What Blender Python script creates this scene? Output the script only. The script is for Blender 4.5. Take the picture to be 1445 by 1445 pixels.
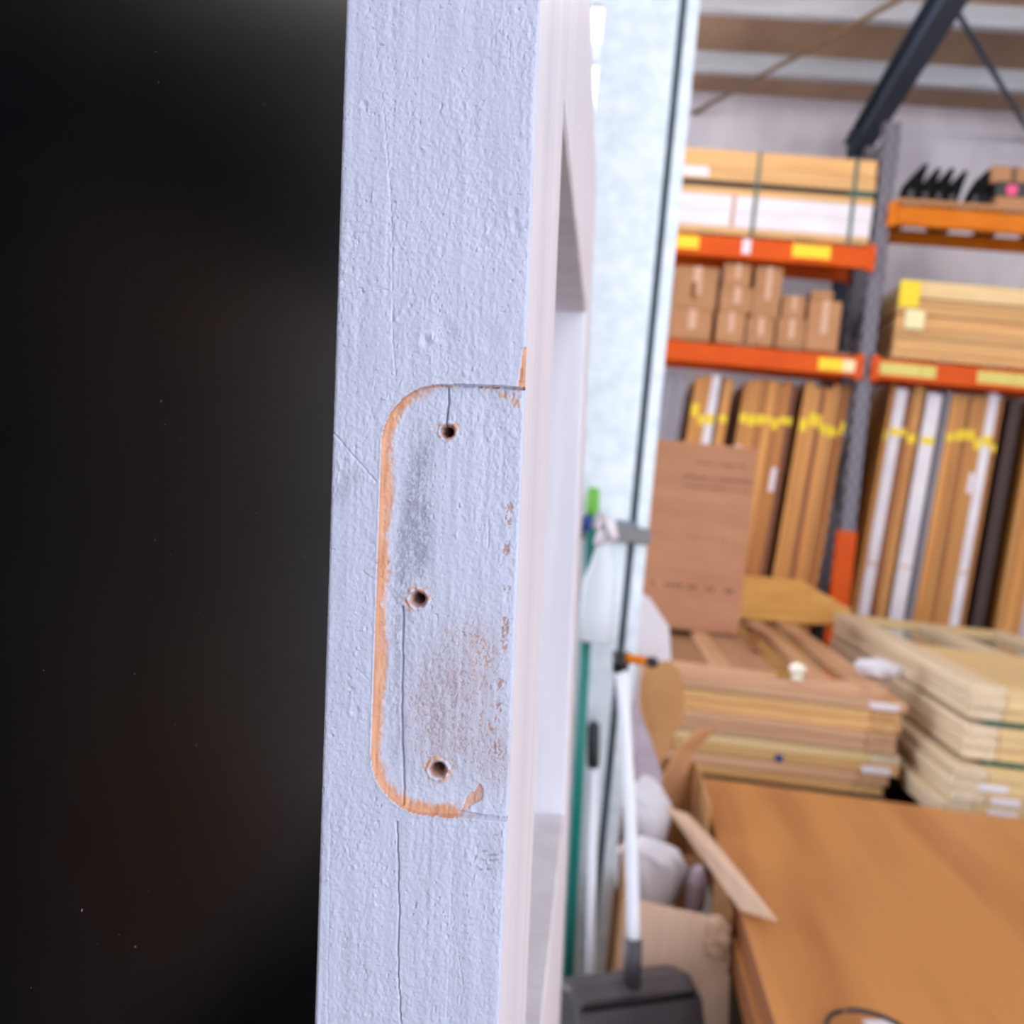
import bpy, bmesh, math, random
import numpy as np
from mathutils import Vector, Matrix

# ------------------------------------------------------------------ clear
for o in list(bpy.data.objects): bpy.data.objects.remove(o)
scn = bpy.context.scene
COL = scn.collection
rnd = random.Random(7)

# ------------------------------------------------------------------ camera
IMG = 1445.0; FPX = 1448.0; CX = CY = IMG / 2
EYE = 1.25                                   # eye height (m)
ROLL = math.radians(6.0)
VPX, VPY = 860.0, 700.0                      # vanishing point of the depth axis
# camera frame: right, down, forward
dY = Vector(((VPX - CX) / FPX, (VPY - CY) / FPX, 1.0)).normalized()
up = Vector((math.sin(ROLL), -math.cos(ROLL), 0.0))
up = (up - dY * up.dot(dY)).normalized()
dX = -(dY.cross(up)).normalized()
if dX.x < 0: dX = -dX
# rows: world axes expressed in the camera frame -> cam vector c maps to world (c.dX, c.dY, c.up)
CAM = Vector((0, 0, EYE))
def c2w(c): return Vector((c.dot(dX), c.dot(dY), c.dot(up)))
def ray(px, py): return c2w(Vector(((px - CX) / FPX, (py - CY) / FPX, 1.0)))
def at(px, py, Y):
    d = ray(px, py); return CAM + d * (Y / d.y)
cam_right = c2w(Vector((1, 0, 0))); cam_up = c2w(Vector((0, -1, 0))); cam_fwd = c2w(Vector((0, 0, 1)))
cd = bpy.data.cameras.new('camera'); cam = bpy.data.objects.new('camera', cd); COL.objects.link(cam)
M3 = Matrix((cam_right, cam_up, -cam_fwd)).transposed()
cam.matrix_world = Matrix.Translation(CAM) @ M3.to_4x4()
cd.sensor_width = 36.0; cd.sensor_fit = 'HORIZONTAL'
cd.lens = 36.0 * FPX / IMG
cd.clip_start = 0.01; cd.clip_end = 200
cd.dof.use_dof = True; cd.dof.focus_distance = 0.2365; cd.dof.aperture_fstop = 18.0
scn.camera = cam

# ------------------------------------------------------------------ light
world = bpy.data.worlds.new('overcast_sky'); scn.world = world; world.use_nodes = True
bg = world.node_tree.nodes['Background']
bg.inputs[0].default_value = (0.83, 0.885, 1.0, 1); bg.inputs[1].default_value = 4.0
# unseen warm point lights added under the roof to brighten lining and racks
for (x, y) in ((0.6, 3.0), (3.4, 3.0), (0.6, 4.9), (3.4, 4.9)):
    l = bpy.data.lights.new('added_roof_light', 'POINT'); l.shadow_soft_size = 0.22; l.energy = 30; l.color = (1.0, 0.93, 0.86)
    o = bpy.data.objects.new('added_roof_light', l); COL.objects.link(o); o.location = (x, y, 3.95)
vs = scn.view_settings
vs.view_transform = 'Standard'; vs.look = 'None'; vs.exposure = 0.0; vs.gamma = 1.0
vs.use_curve_mapping = False

# ------------------------------------------------------------------ materials
def S(c):  # sRGB 0-255 -> linear
    return tuple(((v / 255) / 12.92 if v / 255 <= 0.04045 else ((v / 255 + 0.055) / 1.055) ** 2.4) for v in c) + (1,)
MATS = {}
def mat(name, c1, c2=None, rough=0.6, scale=(8, 8, 8), metal=0.0, bump=0.0, detail=4, spec=0.5, rand=0.0,
        lo=0.35, hi=0.65, alpha=1.0, trans=0.0, bdist=0.002):
    if name in MATS: return MATS[name]
    m = bpy.data.materials.new(name); m.use_nodes = True; MATS[name] = m
    nt = m.node_tree; N = nt.nodes; L = nt.links
    b = N['Principled BSDF']
    b.inputs['Roughness'].default_value = rough; b.inputs['Metallic'].default_value = metal
    b.inputs['Specular IOR Level'].default_value = spec
    b.inputs['Transmission Weight'].default_value = trans
    b.inputs['Base Color'].default_value = S(c1)
    if c2 is not None or bump:
        tc = N.new('ShaderNodeTexCoord'); mp = N.new('ShaderNodeMapping'); mp.inputs['Scale'].default_value = scale
        L.new(tc.outputs['Object'], mp.inputs['Vector'])
        oi = N.new('ShaderNodeObjectInfo')
        mul = N.new('ShaderNodeMath'); mul.operation = 'MULTIPLY'; mul.inputs[1].default_value = 37.0
        L.new(oi.outputs['Random'], mul.inputs[0]); L.new(mul.outputs[0], mp.inputs['Location'])
        ns = N.new('ShaderNodeTexNoise'); ns.inputs['Scale'].default_value = 1.0
        ns.inputs['Detail'].default_value = detail; ns.inputs['Roughness'].default_value = 0.6
        L.new(mp.outputs[0], ns.inputs['Vector'])
        col = None
        if c2 is not None:
            r = N.new('ShaderNodeValToRGB'); r.color_ramp.elements[0].position = lo; r.color_ramp.elements[1].position = hi
            r.color_ramp.elements[0].color = S(c1); r.color_ramp.elements[1].color = S(c2)
            L.new(ns.outputs['Fac'], r.inputs['Fac']); col = r.outputs[0]
            if rand:
                hv = N.new('ShaderNodeHueSaturation'); mr = N.new('ShaderNodeMapRange')
                mr.inputs['To Min'].default_value = 1 - rand; mr.inputs['To Max'].default_value = 1 + rand
                L.new(oi.outputs['Random'], mr.inputs['Value']); L.new(mr.outputs[0], hv.inputs['Value'])
                L.new(col, hv.inputs['Color']); col = hv.outputs[0]
            L.new(col, b.inputs['Base Color'])
        if bump:
            bp = N.new('ShaderNodeBump'); bp.inputs['Strength'].default_value = bump; bp.inputs['Distance'].default_value = bdist
            L.new(ns.outputs['Fac'], bp.inputs['Height']); L.new(bp.outputs[0], b.inputs['Normal'])
    return m
def wood(name, c1, c2, axis='z', rand=0.12, rough=0.55, k=1.0):
    s = {'x': (1.2, 30, 30), 'y': (30, 1.2, 30), 'z': (30, 30, 1.2)}[axis]
    return mat(name, c1, c2, rough, tuple(v * k for v in s), bump=0.05, rand=rand, lo=0.3, hi=0.7)
PAINT_W = mat('white_paint', (226, 222, 228), (214, 208, 216), 0.45, (40, 40, 3), bump=0.08, bdist=0.0006)
PAINT_W2 = mat('flat_white_paint', (232, 226, 230), (222, 214, 220), 0.5, (6, 6, 6), rand=0.04)
BLACK = mat('black_satin_paint', (8, 8, 11), (11, 11, 14), 0.36, (60, 60, 60), spec=0.035)
DUST = mat('pale_dust', (150, 146, 144), rough=0.9)
BROWN_REFLECT = wood('brown_reflection_timber', (108, 64, 48), (126, 78, 58), 'z')  # hidden door face coloured brown for its reflection in the black leaf
BROWN_LT = wood('brown_stained_timber', (132, 84, 64), (152, 98, 74), 'z')
PINE_Y = wood('pine_along_depth', (222, 178, 120), (196, 142, 88), 'y')
PINE_X = wood('pine_crosswise', (226, 180, 118), (200, 146, 86), 'x')
PINE_Z = wood('pine_upright', (218, 156, 80), (184, 116, 46), 'z', rand=0.16)
OAK_Z = wood('honey_oak_upright', (190, 124, 56), (160, 96, 40), 'z', rand=0.18)
RED_Y = wood('red_cedar_along_depth', (206, 162, 124), (186, 138, 100), 'y', rand=0.1)
RED_X = wood('red_cedar_crosswise', (216, 172, 136), (192, 144, 106), 'x', rand=0.12)
PALE_Y = wood('pale_pine_along_depth', (226, 206, 176), (208, 184, 150), 'y', rand=0.06)
PALE_X = wood('pale_pine_crosswise', (230, 200, 148), (210, 176, 118), 'x', rand=0.1)
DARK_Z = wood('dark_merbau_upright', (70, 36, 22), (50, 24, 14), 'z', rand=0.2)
MID_Z = wood('brown_cedar_upright', (150, 88, 46), (122, 66, 32), 'z', rand=0.15)
FLUSH = mat('veneer_flush_sheet', (190, 128, 68), (158, 98, 46), 0.42, (8, 0.6, 8), detail=3, bump=0.02, lo=0.42, hi=0.75)
FLUSH_EDGE = wood('veneer_sheet_edge', (150, 88, 46), (128, 70, 34), 'y', rand=0.15)
BEARER = wood('rough_bearer', (120, 92, 64), (96, 70, 48), 'y')
CARD = mat('cardboard', (186, 134, 92), (176, 124, 84), 0.8, (5, 5, 5), rand=0.08)
CARD_D = mat('brown_cardboard', (188, 134, 100), (176, 122, 90), 0.8, (3, 3, 14), rand=0.03)
CARD_L = mat('pale_cardboard', (220, 184, 158), (210, 174, 148), 0.85, (60, 3, 3), rand=0.03)
CARD_IN = mat('cardboard_inside', (190, 140, 90), (176, 126, 78), 0.85, (5, 5, 5))
INK = mat('brown_ink', (112, 74, 54), rough=0.8)
TAPE = mat('clear_packing_tape', (206, 160, 128), rough=0.3)
GALV = mat('galvanised_steel', (226, 232, 236), (208, 216, 222), 0.38, (22, 22, 22), metal=0.45, detail=2, bump=0.03)
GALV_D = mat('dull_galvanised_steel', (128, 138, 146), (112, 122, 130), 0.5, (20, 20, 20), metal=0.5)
STEELG = mat('grey_painted_steel', (128, 126, 126), rough=0.5)
BLUEST = mat('blue_grey_primer_steel', (52, 64, 80), (44, 54, 70), 0.6, (4, 4, 4))
PURLIN = mat('purlin_galvanised', (200, 202, 208), (184, 186, 194), 0.5, (3, 12, 12), metal=0.2)
ORANGE = mat('orange_powdercoat', (220, 86, 0), (208, 76, 0), 0.5, (6, 6, 6), spec=0.2)
ORANGE2 = mat('amber_powdercoat', (214, 118, 4), (202, 106, 2), 0.5, (6, 6, 6), spec=0.2)
YELLOW = mat('yellow_sticker', (244, 212, 40), rough=0.6)
CREAM = mat('cream_note', (240, 228, 178), rough=0.8)
LIME = mat('yellow_green_reflective_tape', (222, 206, 110), (206, 190, 90), 0.5, (90, 3, 3))
WHITE_ST = mat('white_sticker', (232, 222, 228), rough=0.7)
TEAL = mat('teal_plastic', (0, 122, 112), rough=0.35)
GREENP = mat('lime_plastic', (104, 178, 52), rough=0.4)
BLUEP = mat('blue_plastic', (22, 56, 128), rough=0.35)
BLACKM = mat('matt_black_board', (14, 14, 17), rough=0.8, spec=0.15)
BLACKP = mat('black_plastic', (20, 22, 28), rough=0.4)
DGREY = mat('charcoal_plastic', (78, 72, 78), (66, 60, 66), 0.5, (12, 12, 12))
ALU = mat('white_aluminium_tube', (232, 234, 242), rough=0.3)
TRANSL = mat('milky_bottle_plastic', (214, 220, 226), rough=0.3, spec=0.4)
POLY = mat('white_plastic_film', (228, 224, 228), (210, 204, 210), 0.4, (10, 10, 10), bump=0.4, bdist=0.01)
LILAC = mat('lilac_grey_paper', (186, 172, 184), (172, 158, 170), 0.8, (3, 3, 30), bump=0.3, bdist=0.004)
FELT = mat('dark_green_packer', (26, 96, 80), (18, 78, 66), 0.8, (30, 30, 30))
STRAP = mat('green_strap', (70, 92, 78), rough=0.4)
DKPAD = mat('dark_packing_strip', (44, 34, 30), rough=0.8)
GLASS_F = mat('obscure_glass', (150, 152, 136), (132, 134, 116), 0.12, (25, 25, 25), bump=0.1)
MIDB = wood('tan_door_panel', (182, 138, 104), (164, 118, 86), 'y')
GLASS_B = mat('smoky_amber_glass', (150, 116, 84), (132, 100, 70), 0.12, (12, 12, 12))
PINK = mat('pink_sticker', (236, 84, 130), rough=0.6)
CONC = mat('concrete', (120, 112, 106), (100, 92, 88), 0.75, (3, 3, 3), bump=0.1)
FOIL = mat('white_foil_insulation', (226, 220, 226), (200, 192, 202), 0.5, (2.2, 2.2, 1.1), metal=0.15, bump=0.25, bdist=0.03)
KRAFT = mat('foil_kraft_with_timber_reflection', (182, 150, 122), (150, 118, 94), 0.6, (1.3, 0.5, 1.3), bump=0.2, bdist=0.02)  # tan base colour stands in for timber reflected in the roof foil
SHEETW = mat('white_steel_sheet', (214, 212, 214), rough=0.5)

FIBRE = bpy.data.materials.new('translucent_fibreglass'); FIBRE.use_nodes = True
_n = FIBRE.node_tree; _t = _n.nodes.new('ShaderNodeBsdfTranslucent'); _t.inputs[0].default_value = (0.88, 0.9, 0.9, 1)
_n.links.new(_t.outputs[0], _n.nodes['Material Output'].inputs['Surface'])

# ------------------------------------------------------------------ object helpers
def prop(o, label=None, cat=None, group=None, kind=None):
    if label: o['label'] = label
    if cat: o['category'] = cat
    if group: o['group'] = group
    if kind: o['kind'] = kind
    elif cat: o['kind'] = 'thing'
    return o
def thing(name, label, cat, loc=(0, 0, 0), rot=(0, 0, 0), group=None, kind=None):
    o = bpy.data.objects.new(name, None); COL.objects.link(o); o.empty_display_size = 0.05
    o.location = loc; o.rotation_euler = rot
    return prop(o, label, cat, group, kind)
def obj(name, me, m=None, parent=None, loc=(0, 0, 0), rot=(0, 0, 0)):
    o = bpy.data.objects.new(name, me); COL.objects.link(o)
    if m is not None and not me.materials: me.materials.append(m)
    o.parent = parent; o.location = loc; o.rotation_euler = rot
    return o
def me_from(bm, name, smooth=False):
    me = bpy.data.meshes.new(name); bm.normal_update(); bm.to_mesh(me); bm.free()
    if smooth:
        for p in me.polygons: p.use_smooth = True
    return me
def bm_box(bm, x0, x1, y0, y1, z0, z1, bev=0.0, seg=1):
    g = bmesh.ops.create_cube(bm, size=1.0)
    vs_ = g['verts']
    for v in vs_:
        v.co = Vector(((x0 + x1) / 2 + v.co.x * (x1 - x0), (y0 + y1) / 2 + v.co.y * (y1 - y0), (z0 + z1) / 2 + v.co.z * (z1 - z0)))
    if bev:
        es = list({e for v in vs_ for e in v.link_edges})
        bmesh.ops.bevel(bm, geom=es, offset=bev, segments=seg, affect='EDGES', profile=0.5)
def box_me(x0, x1, y0, y1, z0, z1, bev=0.0, seg=1, name='slab'):
    bm = bmesh.new(); bm_box(bm, x0, x1, y0, y1, z0, z1, bev, seg); return me_from(bm, name)
def box(name, x0, x1, y0, y1, z0, z1, m, parent=None, bev=0.0, seg=1, loc=(0, 0, 0), rot=(0, 0, 0)):
    return obj(name, box_me(x0, x1, y0, y1, z0, z1, bev, seg, name), m, parent, loc, rot)
def tube_me(pts, radii, n=12, name='tube', cap=True):
    bm = bmesh.new(); rings = []
    pts = [Vector(p) for p in pts]
    if not hasattr(radii, '__len__'): radii = [radii] * len(pts)
    ref = None
    for i, p in enumerate(pts):
        t = (pts[min(i + 1, len(pts) - 1)] - pts[max(i - 1, 0)])
        t = t.normalized() if t.length > 1e-9 else Vector((0, 0, 1))
        a = Vector((1, 0, 0)) if abs(t.x) < 0.9 else Vector((0, 1, 0))
        u = (a - t * a.dot(t)).normalized(); v = t.cross(u)
        rings.append([bm.verts.new(p + (u * math.cos(2 * math.pi * k / n) + v * math.sin(2 * math.pi * k / n)) * radii[i]) for k in range(n)])
    for a, b in zip(rings, rings[1:]):
        for k in range(n): bm.faces.new((a[k], a[(k + 1) % n], b[(k + 1) % n], b[k]))
    if cap:
        bm.faces.new(list(reversed(rings[0]))); bm.faces.new(rings[-1])
    me = me_from(bm, name)
    for p in me.polygons: p.use_smooth = len(p.vertices) == 4
    return me
def tube(name, pts, radii, m, parent=None, n=12, loc=(0, 0, 0)):
    return obj(name, tube_me(pts, radii, n, name), m, parent, loc)
def sheet_me(poly, thick, name='sheet'):
    """polygon of 3-D points (near planar) extruded along its normal"""
    P = [Vector(p) for p in poly]
    nrm = Vector((0, 0, 0))
    for i in range(len(P)):
        nrm += (P[i] - P[0]).cross(P[(i + 1) % len(P)] - P[0])
    nrm.normalize()
    bm = bmesh.new()
    a = [bm.verts.new(p + nrm * thick / 2) for p in P]; b = [bm.verts.new(p - nrm * thick / 2) for p in P]
    bm.faces.new(a); bm.faces.new(list(reversed(b)))
    for i in range(len(P)):
        j = (i + 1) % len(P); bm.faces.new((a[j], a[i], b[i], b[j]))
    return me_from(bm, name)
def sheet(name, poly, thick, m, parent=None, origin=None):
    if origin is not None: poly = [Vector(p) - Vector(origin) for p in poly]
    return obj(name, sheet_me(poly, thick, name), m, parent)

# ================================================================== THE SETTING
WALL_Y = 7.7
def roof_z(y): return 4.30 + (WALL_Y - y) * 0.068
prop(box('floor', -4.0, 6.0, -1.6, WALL_Y, -0.1, 0.0, CONC), 'grey concrete shed floor under the stacked doors', 'floor', kind='structure')
wb = thing('wall_back', 'foil insulated back wall behind the pallet racks', 'wall', (0, WALL_Y, 0), kind='structure')
box('lining', -0.12, 6.0, 0, 0.1, 0, 4.32, FOIL, wb); box('lining', -4.0, -1.0, 0, 0.1, 0, 4.32, FOIL, wb); box('lining', -1.0, -0.12, 0, 0.1, 0, 2.2, FOIL, wb)
prop(box('window_1', -1.0, -0.12, WALL_Y + 0.04, WALL_Y + 0.044, 2.2, 4.32, FIBRE), 'clear daylight sheet set in the back wall behind the steel column', 'window', kind='structure')
prop(box('added_light_block_wall', -4.0, 0.35, -1.7, -1.6, 0, 4.95, SHEETW), 'unseen white front wall added to block daylight beside the wide open doorway', 'wall', kind='structure')  # unseen wall added to keep daylight from the left off the door edge
prop(box('wall_right', 6.0, 6.1, -1.6, WALL_Y + 0.1, 0, 4.95, FOIL), 'insulated side wall beyond the right hand racks', 'wall', kind='structure')
wl = thing('wall_left', 'white sheeted side wall with a wide doorway to daylight', 'wall', (-4.0, 0, 0), kind='structure')
box('cladding', -0.1, 0, -1.6, 1.2, 0, 4.95, SHEETW, wl); box('cladding', -0.1, 0, 6.6, WALL_Y + 0.1, 0, 4.36, SHEETW, wl)
rf = thing('ceiling', 'low pitched shed roof lined with foil kraft, tan from painted timber reflection', 'ceiling', (0, 0, 0), kind='structure')
for xa, xb, nm_, m_, th_ in ((-4.1, -1.0, 'roof_lining', KRAFT, 0.05), (-1.0, -0.12, 'skylight_sheet', FIBRE, 0.004), (-0.12, 6.1, 'roof_lining', KRAFT, 0.05)):
    sheet(nm_, [(xa, WALL_Y + 0.1, roof_z(WALL_Y)), (xb, WALL_Y + 0.1, roof_z(WALL_Y)), (xb, -1.6, roof_z(-1.6)), (xa, -1.6, roof_z(-1.6))], th_, m_, rf)
k = 0
for y in (7.1, 6.36, 5.62, 4.88, 4.1, 3.2, 2.2, 1.2):
    k += 1
    z = roof_z(y) - 0.02
    bm = bmesh.new()
    bm_box(bm, -4.1, 6.1, -0.004, 0.004, -0.15, 0.0); bm_box(bm, -4.1, 6.1, -0.07, 0.0, -0.156, -0.148); bm_box(bm, -4.1, 6.1, 0.0, 0.07, -0.006, 0.0)
    bm_box(bm, -4.1, 6.1, -0.07, -0.064, -0.15, -0.13)
    o = obj('trim_%d' % k, me_from(bm, 'purlin'), PURLIN, None, (0, y, z))
    prop(o, 'galvanised roof purlin, number %d counted from the back wall' % k, 'purlin', 'roof purlins', 'structure')
# rafter and its wall column (I section), bracing
def i_beam(name, p0, p1, w, h, m, parent):
    p0, p1 = Vector(p0), Vector(p1); d = (p1 - p0); L_ = d.length; d.normalize()
    side = Vector((1, 0, 0)); dn = d.cross(side).normalized()
    bm = bmesh.new()
    bm_box(bm, -w / 2, w / 2, 0, L_, -0.006, 0.006); bm_box(bm, -w / 2, w / 2, 0, L_, h - 0.006, h + 0.006); bm_box(bm, -0.004, 0.004, 0, L_, 0, h)
    me = me_from(bm, name); o = obj(name, me, m, parent)
    o.matrix_local = Matrix.Translation(p0) @ Matrix((side, d, side.cross(d))).transposed().to_4x4()
    return o
fr = thing('portal_frame', 'blue grey steel rafter and column of the shed frame', 'steel frame', (1.46, WALL_Y - 0.2, 0), kind='structure')
i_beam('rafter', (0, 0.1, roof_z(WALL_Y) - 0.36), (0, -7.0, roof_z(0.7) - 0.36), 0.12, 0.19, BLUEST, fr)
i_beam('column', (0, 0.0, 0.0), (0, 0.0, 4.0), 0.1, 0.18, BLUEST, fr)
for (a, b, lab) in (((978, 160, 7.69), (1300, -18, 5.7), 'thin brown brace rod crossing the purlins beside the steel column'),
                    ((1335, -10, 5.6), (1460, 200, 7.69), 'dark brace rod sloping down from the blue grey rafter')):
    prop(tube('brace_rod', [at(*a), at(*b)], 0.016, BLUEST if 'dark' in lab else BEARER), lab, 'brace', 'roof brace rods', 'structure')
for z in (2.75,):
    prop(box('wall_girt', -4.0, 6.0, WALL_Y - 0.04, WALL_Y, z, z + 0.1, PURLIN), 'horizontal wall girt on the foil lined back wall', 'girt', kind='structure')

# ================================================================== STEEL COLUMN (door jamb)
sc = thing('steel_column', 'galvanised steel channel column with a grooved outer edge', 'column', (0.10, 2.30, 0.0), (0, math.radians(-0.5), 0), kind='structure')
box('web', -0.205, -0.040, 0, 0.004, 0, 4.55, GALV, sc)
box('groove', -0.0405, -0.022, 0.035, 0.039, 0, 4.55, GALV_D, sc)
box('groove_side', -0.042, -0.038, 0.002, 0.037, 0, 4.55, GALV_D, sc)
box('lip', -0.023, 0.004, -0.004, 0.006, 0, 4.55, GALV, sc, 0.001)
box('flange', 0.0, 0.004, 0.0, 0.16, 0, 4.55, GALV, sc)
box('back_flange', -0.205, -0.201, 0.003, 0.16, 0, 4.55, GALV, sc)
p = at(915, 758, 2.27)
tr = thing('tool_rail', 'grey steel rail screwed across the galvanised column', 'rail', (p.x - 0.11, 2.278, p.z))
box('bar', -0.10, 0.115, -0.010, 0.012, -0.018, 0.018, STEELG, tr, 0.003)
tube('screw', [(0.02, -0.0135, 0), (0.02, -0.004, 0)], 0.005, GALV_D, tr, 8)
box('upper_flange', -0.10, 0.085, -0.004, 0.020, 0.017, 0.030, GALV_D, tr, 0.002)

# ================================================================== NEAR DOOR (with the hinge recess)
fd = Vector(((850 - CX) / FPX, (655 - CY) / FPX, 1.0)).normalized()          # depth direction, camera frame
dn = Vector((-0.625, 16.05, 1.0)).normalized(); dn = (dn - fd * dn.dot(fd)).normalized()
DY_ = c2w(fd); DZ_ = c2w(-dn); DX_ = DY_.cross(DZ_).normalized()
D0 = CAM + ray(733.5, 722.5) * 0.2353                                        # right front arris at eye height
DM = Matrix((DX_, DY_, DZ_)).transposed()
DMI = DM.transposed()
def onedge(px, py):
    """point on the door's front edge, in the door's own x, z"""
    r = DMI @ ray(px, py); o = DMI @ (CAM - D0); t = -o.y / r.y
    q = o + r * t; return q.x, q.z
W_ = 0.0444
# floor contact of the door: its local z where the front arris reaches the floor
zf = -(D0.z) / DZ_.z + 0.004
def top_at(y, py):
    """door-local height at which the far right corner meets image row py"""
    lo_, hi_ = -0.3, 0.9
    for _ in range(40):
        m_ = (lo_ + hi_) / 2; v_ = D0 + DM @ Vector((0, y, m_)) - CAM
        yy_ = CY - FPX * v_.dot(cam_up) / v_.dot(cam_fwd)
        if yy_ > py: lo_ = m_
        else: hi_ = m_
    return lo_
ztop = top_at(0.80, 268)
nd = thing('panel_door', 'old white painted timber door standing on edge with an empty hinge recess', 'door')
nd.matrix_world = Matrix.Translation(D0) @ DM.to_4x4()

# ---- noise helpers
rs = np.random.RandomState(3)
def vnoise(x, z, sx, sz, seed):
    r = np.random.RandomState(seed)
    gx = x / sx; gz = z / sz
    gx = gx - gx.min(); gz = gz - gz.min()
    nx = int(gx.max()) + 3; nz = int(gz.max()) + 3
    G = r.rand(nx, nz)
    ix = gx.astype(int); iz = gz.astype(int); fx = gx - ix; fz = gz - iz
    fx = fx * fx * (3 - 2 * fx); fz = fz * fz * (3 - 2 * fz)
    a = G[ix, iz] * (1 - fx) + G[ix + 1, iz] * fx; b = G[ix, iz + 1] * (1 - fx) + G[ix + 1, iz + 1] * fx
    return a * (1 - fz) + b * fz
def sstep(a, b, v):
    t = np.clip((v - a) / (b - a), 0, 1); return t * t * (3 - 2 * t)
def seg_dist(x, z, pts):
    d = np.full(x.shape, 9.0)
    for (x0, z0), (x1, z1) in zip(pts, pts[1:]):
        vx, vz = x1 - x0, z1 - z0; L2 = vx * vx + vz * vz
        t = np.clip(((x - x0) * vx + (z - z0) * vz) / L2, 0, 1)
        d = np.minimum(d, np.hypot(x - x0 - t * vx, z - z0 - t * vz))
    return d
ZG = 0.132
hres = 0.00024
nx_ = int(W_ / hres) + 1; nz_ = int(2 * ZG / hres) + 1
xs = np.linspace(-W_, 0, nx_); zs = np.linspace(-ZG, ZG, nz_)
X, Z = np.meshgrid(xs, zs, indexing='ij')
mm = 0.001
H = np.zeros_like(X)                                   # depth into the wood (+ = deeper)
# brush strokes, orange peel, grit
streak = vnoise(X, Z, 0.9 * mm, 28 * mm, 11) * 0.6 + vnoise(X, Z, 2.3 * mm, 55 * mm, 12) * 0.4
peel = vnoise(X, Z, 0.5 * mm, 0.7 * mm, 13) * 0.6 + vnoise(X, Z, 1.1 * mm, 1.5 * mm, 14) * 0.4
amt = vnoise(X, Z, 9 * mm, 14 * mm, 15)
H += -(streak - 0.5) * 0.16 * mm - (peel - 0.5) * (0.14 + 0.24 * amt) * mm
nib = vnoise(X, Z, 0.55 * mm, 0.75 * mm, 16); nibm = sstep(0.86, 0.97, nib) * sstep(0.3, 0.7, vnoise(X, Z, 6 * mm, 8 * mm, 17))
H += -nibm * 0.22 * mm
pit = sstep(0.90, 0.985, vnoise(X, Z, 0.5 * mm, 0.9 * mm, 18)) * sstep(0.45, 0.8, vnoise(X, Z, 8 * mm, 10 * mm, 19))
H += pit * 0.42 * mm
pit2 = sstep(0.93, 0.99, vnoise(X, Z, 0.40 * mm, 0.60 * mm, 23)); H += pit2 * 0.30 * mm
# recess outline (rounded rectangle open to the right arris)
lx0 = onedge(531, 850)[0]; zt = onedge(690, 545)[1]; zb = onedge(690, 1157)[1]
rad = 0.0140
cxm = np.minimum(X - (lx0 + rad), 0.0); cz = np.where(Z > 0, np.maximum(Z - (zt - rad), 0), np.minimum(Z - (zb + rad), 0))
inner = np.minimum(np.minimum(X - lx0, zt - Z), Z - zb)
corner = rad - np.hypot(cxm, cz)
mort = np.where((cxm < 0) & (cz != 0), corner, inner)            # >0 inside, = distance to outline
mort += (vnoise(X, Z, 0.5 * mm, 0.9 * mm, 21) - 0.5) * 0.18 * mm
M = sstep(-0.10 * mm, 0.22 * mm, mort)
edge_in = mort
# floor of the recess is rounded up towards the outline on the left
floor_d = 1.75 * mm - 0.75 * mm * np.exp(-np.maximum(edge_in, 0) / (1.6 * mm)) * sstep(-0.010, -0.022, X)
floor_d += (vnoise(X, Z, 1.0 * mm, 8 * mm, 22) - 0.5) * 0.12 * mm
H += M * floor_d
H -= np.exp(-(mort / (0.45 * mm)) ** 2) * (mort < 0) * 0.14 * mm     # raised paint lip
# cracks / scratches : (pixels, width mm, depth mm)
def crack(pts, w, d, wob=0.15, seed=31):
    global H
    P = [onedge(*q) for q in pts]
    n = (vnoise(X, Z, 3 * mm, 3 * mm, seed) - 0.5) * wob * mm
    dist = seg_dist(X + n, Z, P)
    prof = 1 - sstep(0.35 * w * mm, w * mm, dist)
    H += prof * d * mm
    return prof
cr = crack([(567, 858), (565, 1000), (567, 1080), (568, 1137)], 0.28, 0.9, 0.3)
cr2 = crack([(631, 548), (631, 570), (628, 600)], 0.28, 1.2, 0.2, 32)
cr3 = crack([(560, 1160), (560, 1172), (561, 1200), (563, 1290), (561, 1340), (565, 1445)], 0.20, 0.9, 0.3, 33)
cr4 = crack([(541, 150), (550, 260), (553, 330), (554, 480), (558, 530)], 0.14, 0.22, 0.2, 34)
crack([(526, 20), (541, 150)], 0.12, 0.12, 0.2, 35)
crack([(470, 610), (500, 645), (531, 680)], 0.16, 0.30, 0.1, 36)
crack([(598, 1258), (628, 1285)], 0.14, 0.16, 0.1, 37); crack([(639, 1290), (654, 1400)], 0.14, 0.16, 0.2, 38)
crack([(470, 418), (500, 414), (550, 408)], 0.14, 0.16, 0.3, 39)
crack([(510, 805), (527, 818)], 0.16, 0.2, 0.1, 40); crack([(505, 945), (520, 960)], 0.15, 0.2, 0.1, 40)
crack([(545, 515), (560, 540)], 0.12, 0.14, 0.1, 42)
crack([(688, 735), (688, 775)], 0.14, 0.25, 0.1, 43); crack([(612, 20), (614, 60)], 0.12, 0.15, 0.1, 44)
crack([(466, 1150), (462, 1445)], 0.18, 0.10, 0.4, 45); crack([(640, 1170), (630, 1445)], 0.14, 0.10, 0.4, 46)
crack([(728, 240), (735, 285)], 0.12, 0.14, 0.1, 47); crack([(720, 60), (718, 100)], 0.12, 0.16, 0.1, 48)
crack([(648, 1149), (680, 1155), (717, 1159)], 0.34, 0.6, 0.2, 57); crack([(640, 543), (690, 545), (739, 548)], 0.30, 0.9, 0.1, 58)  # second groove added along the recess top to deepen its shade line
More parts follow.
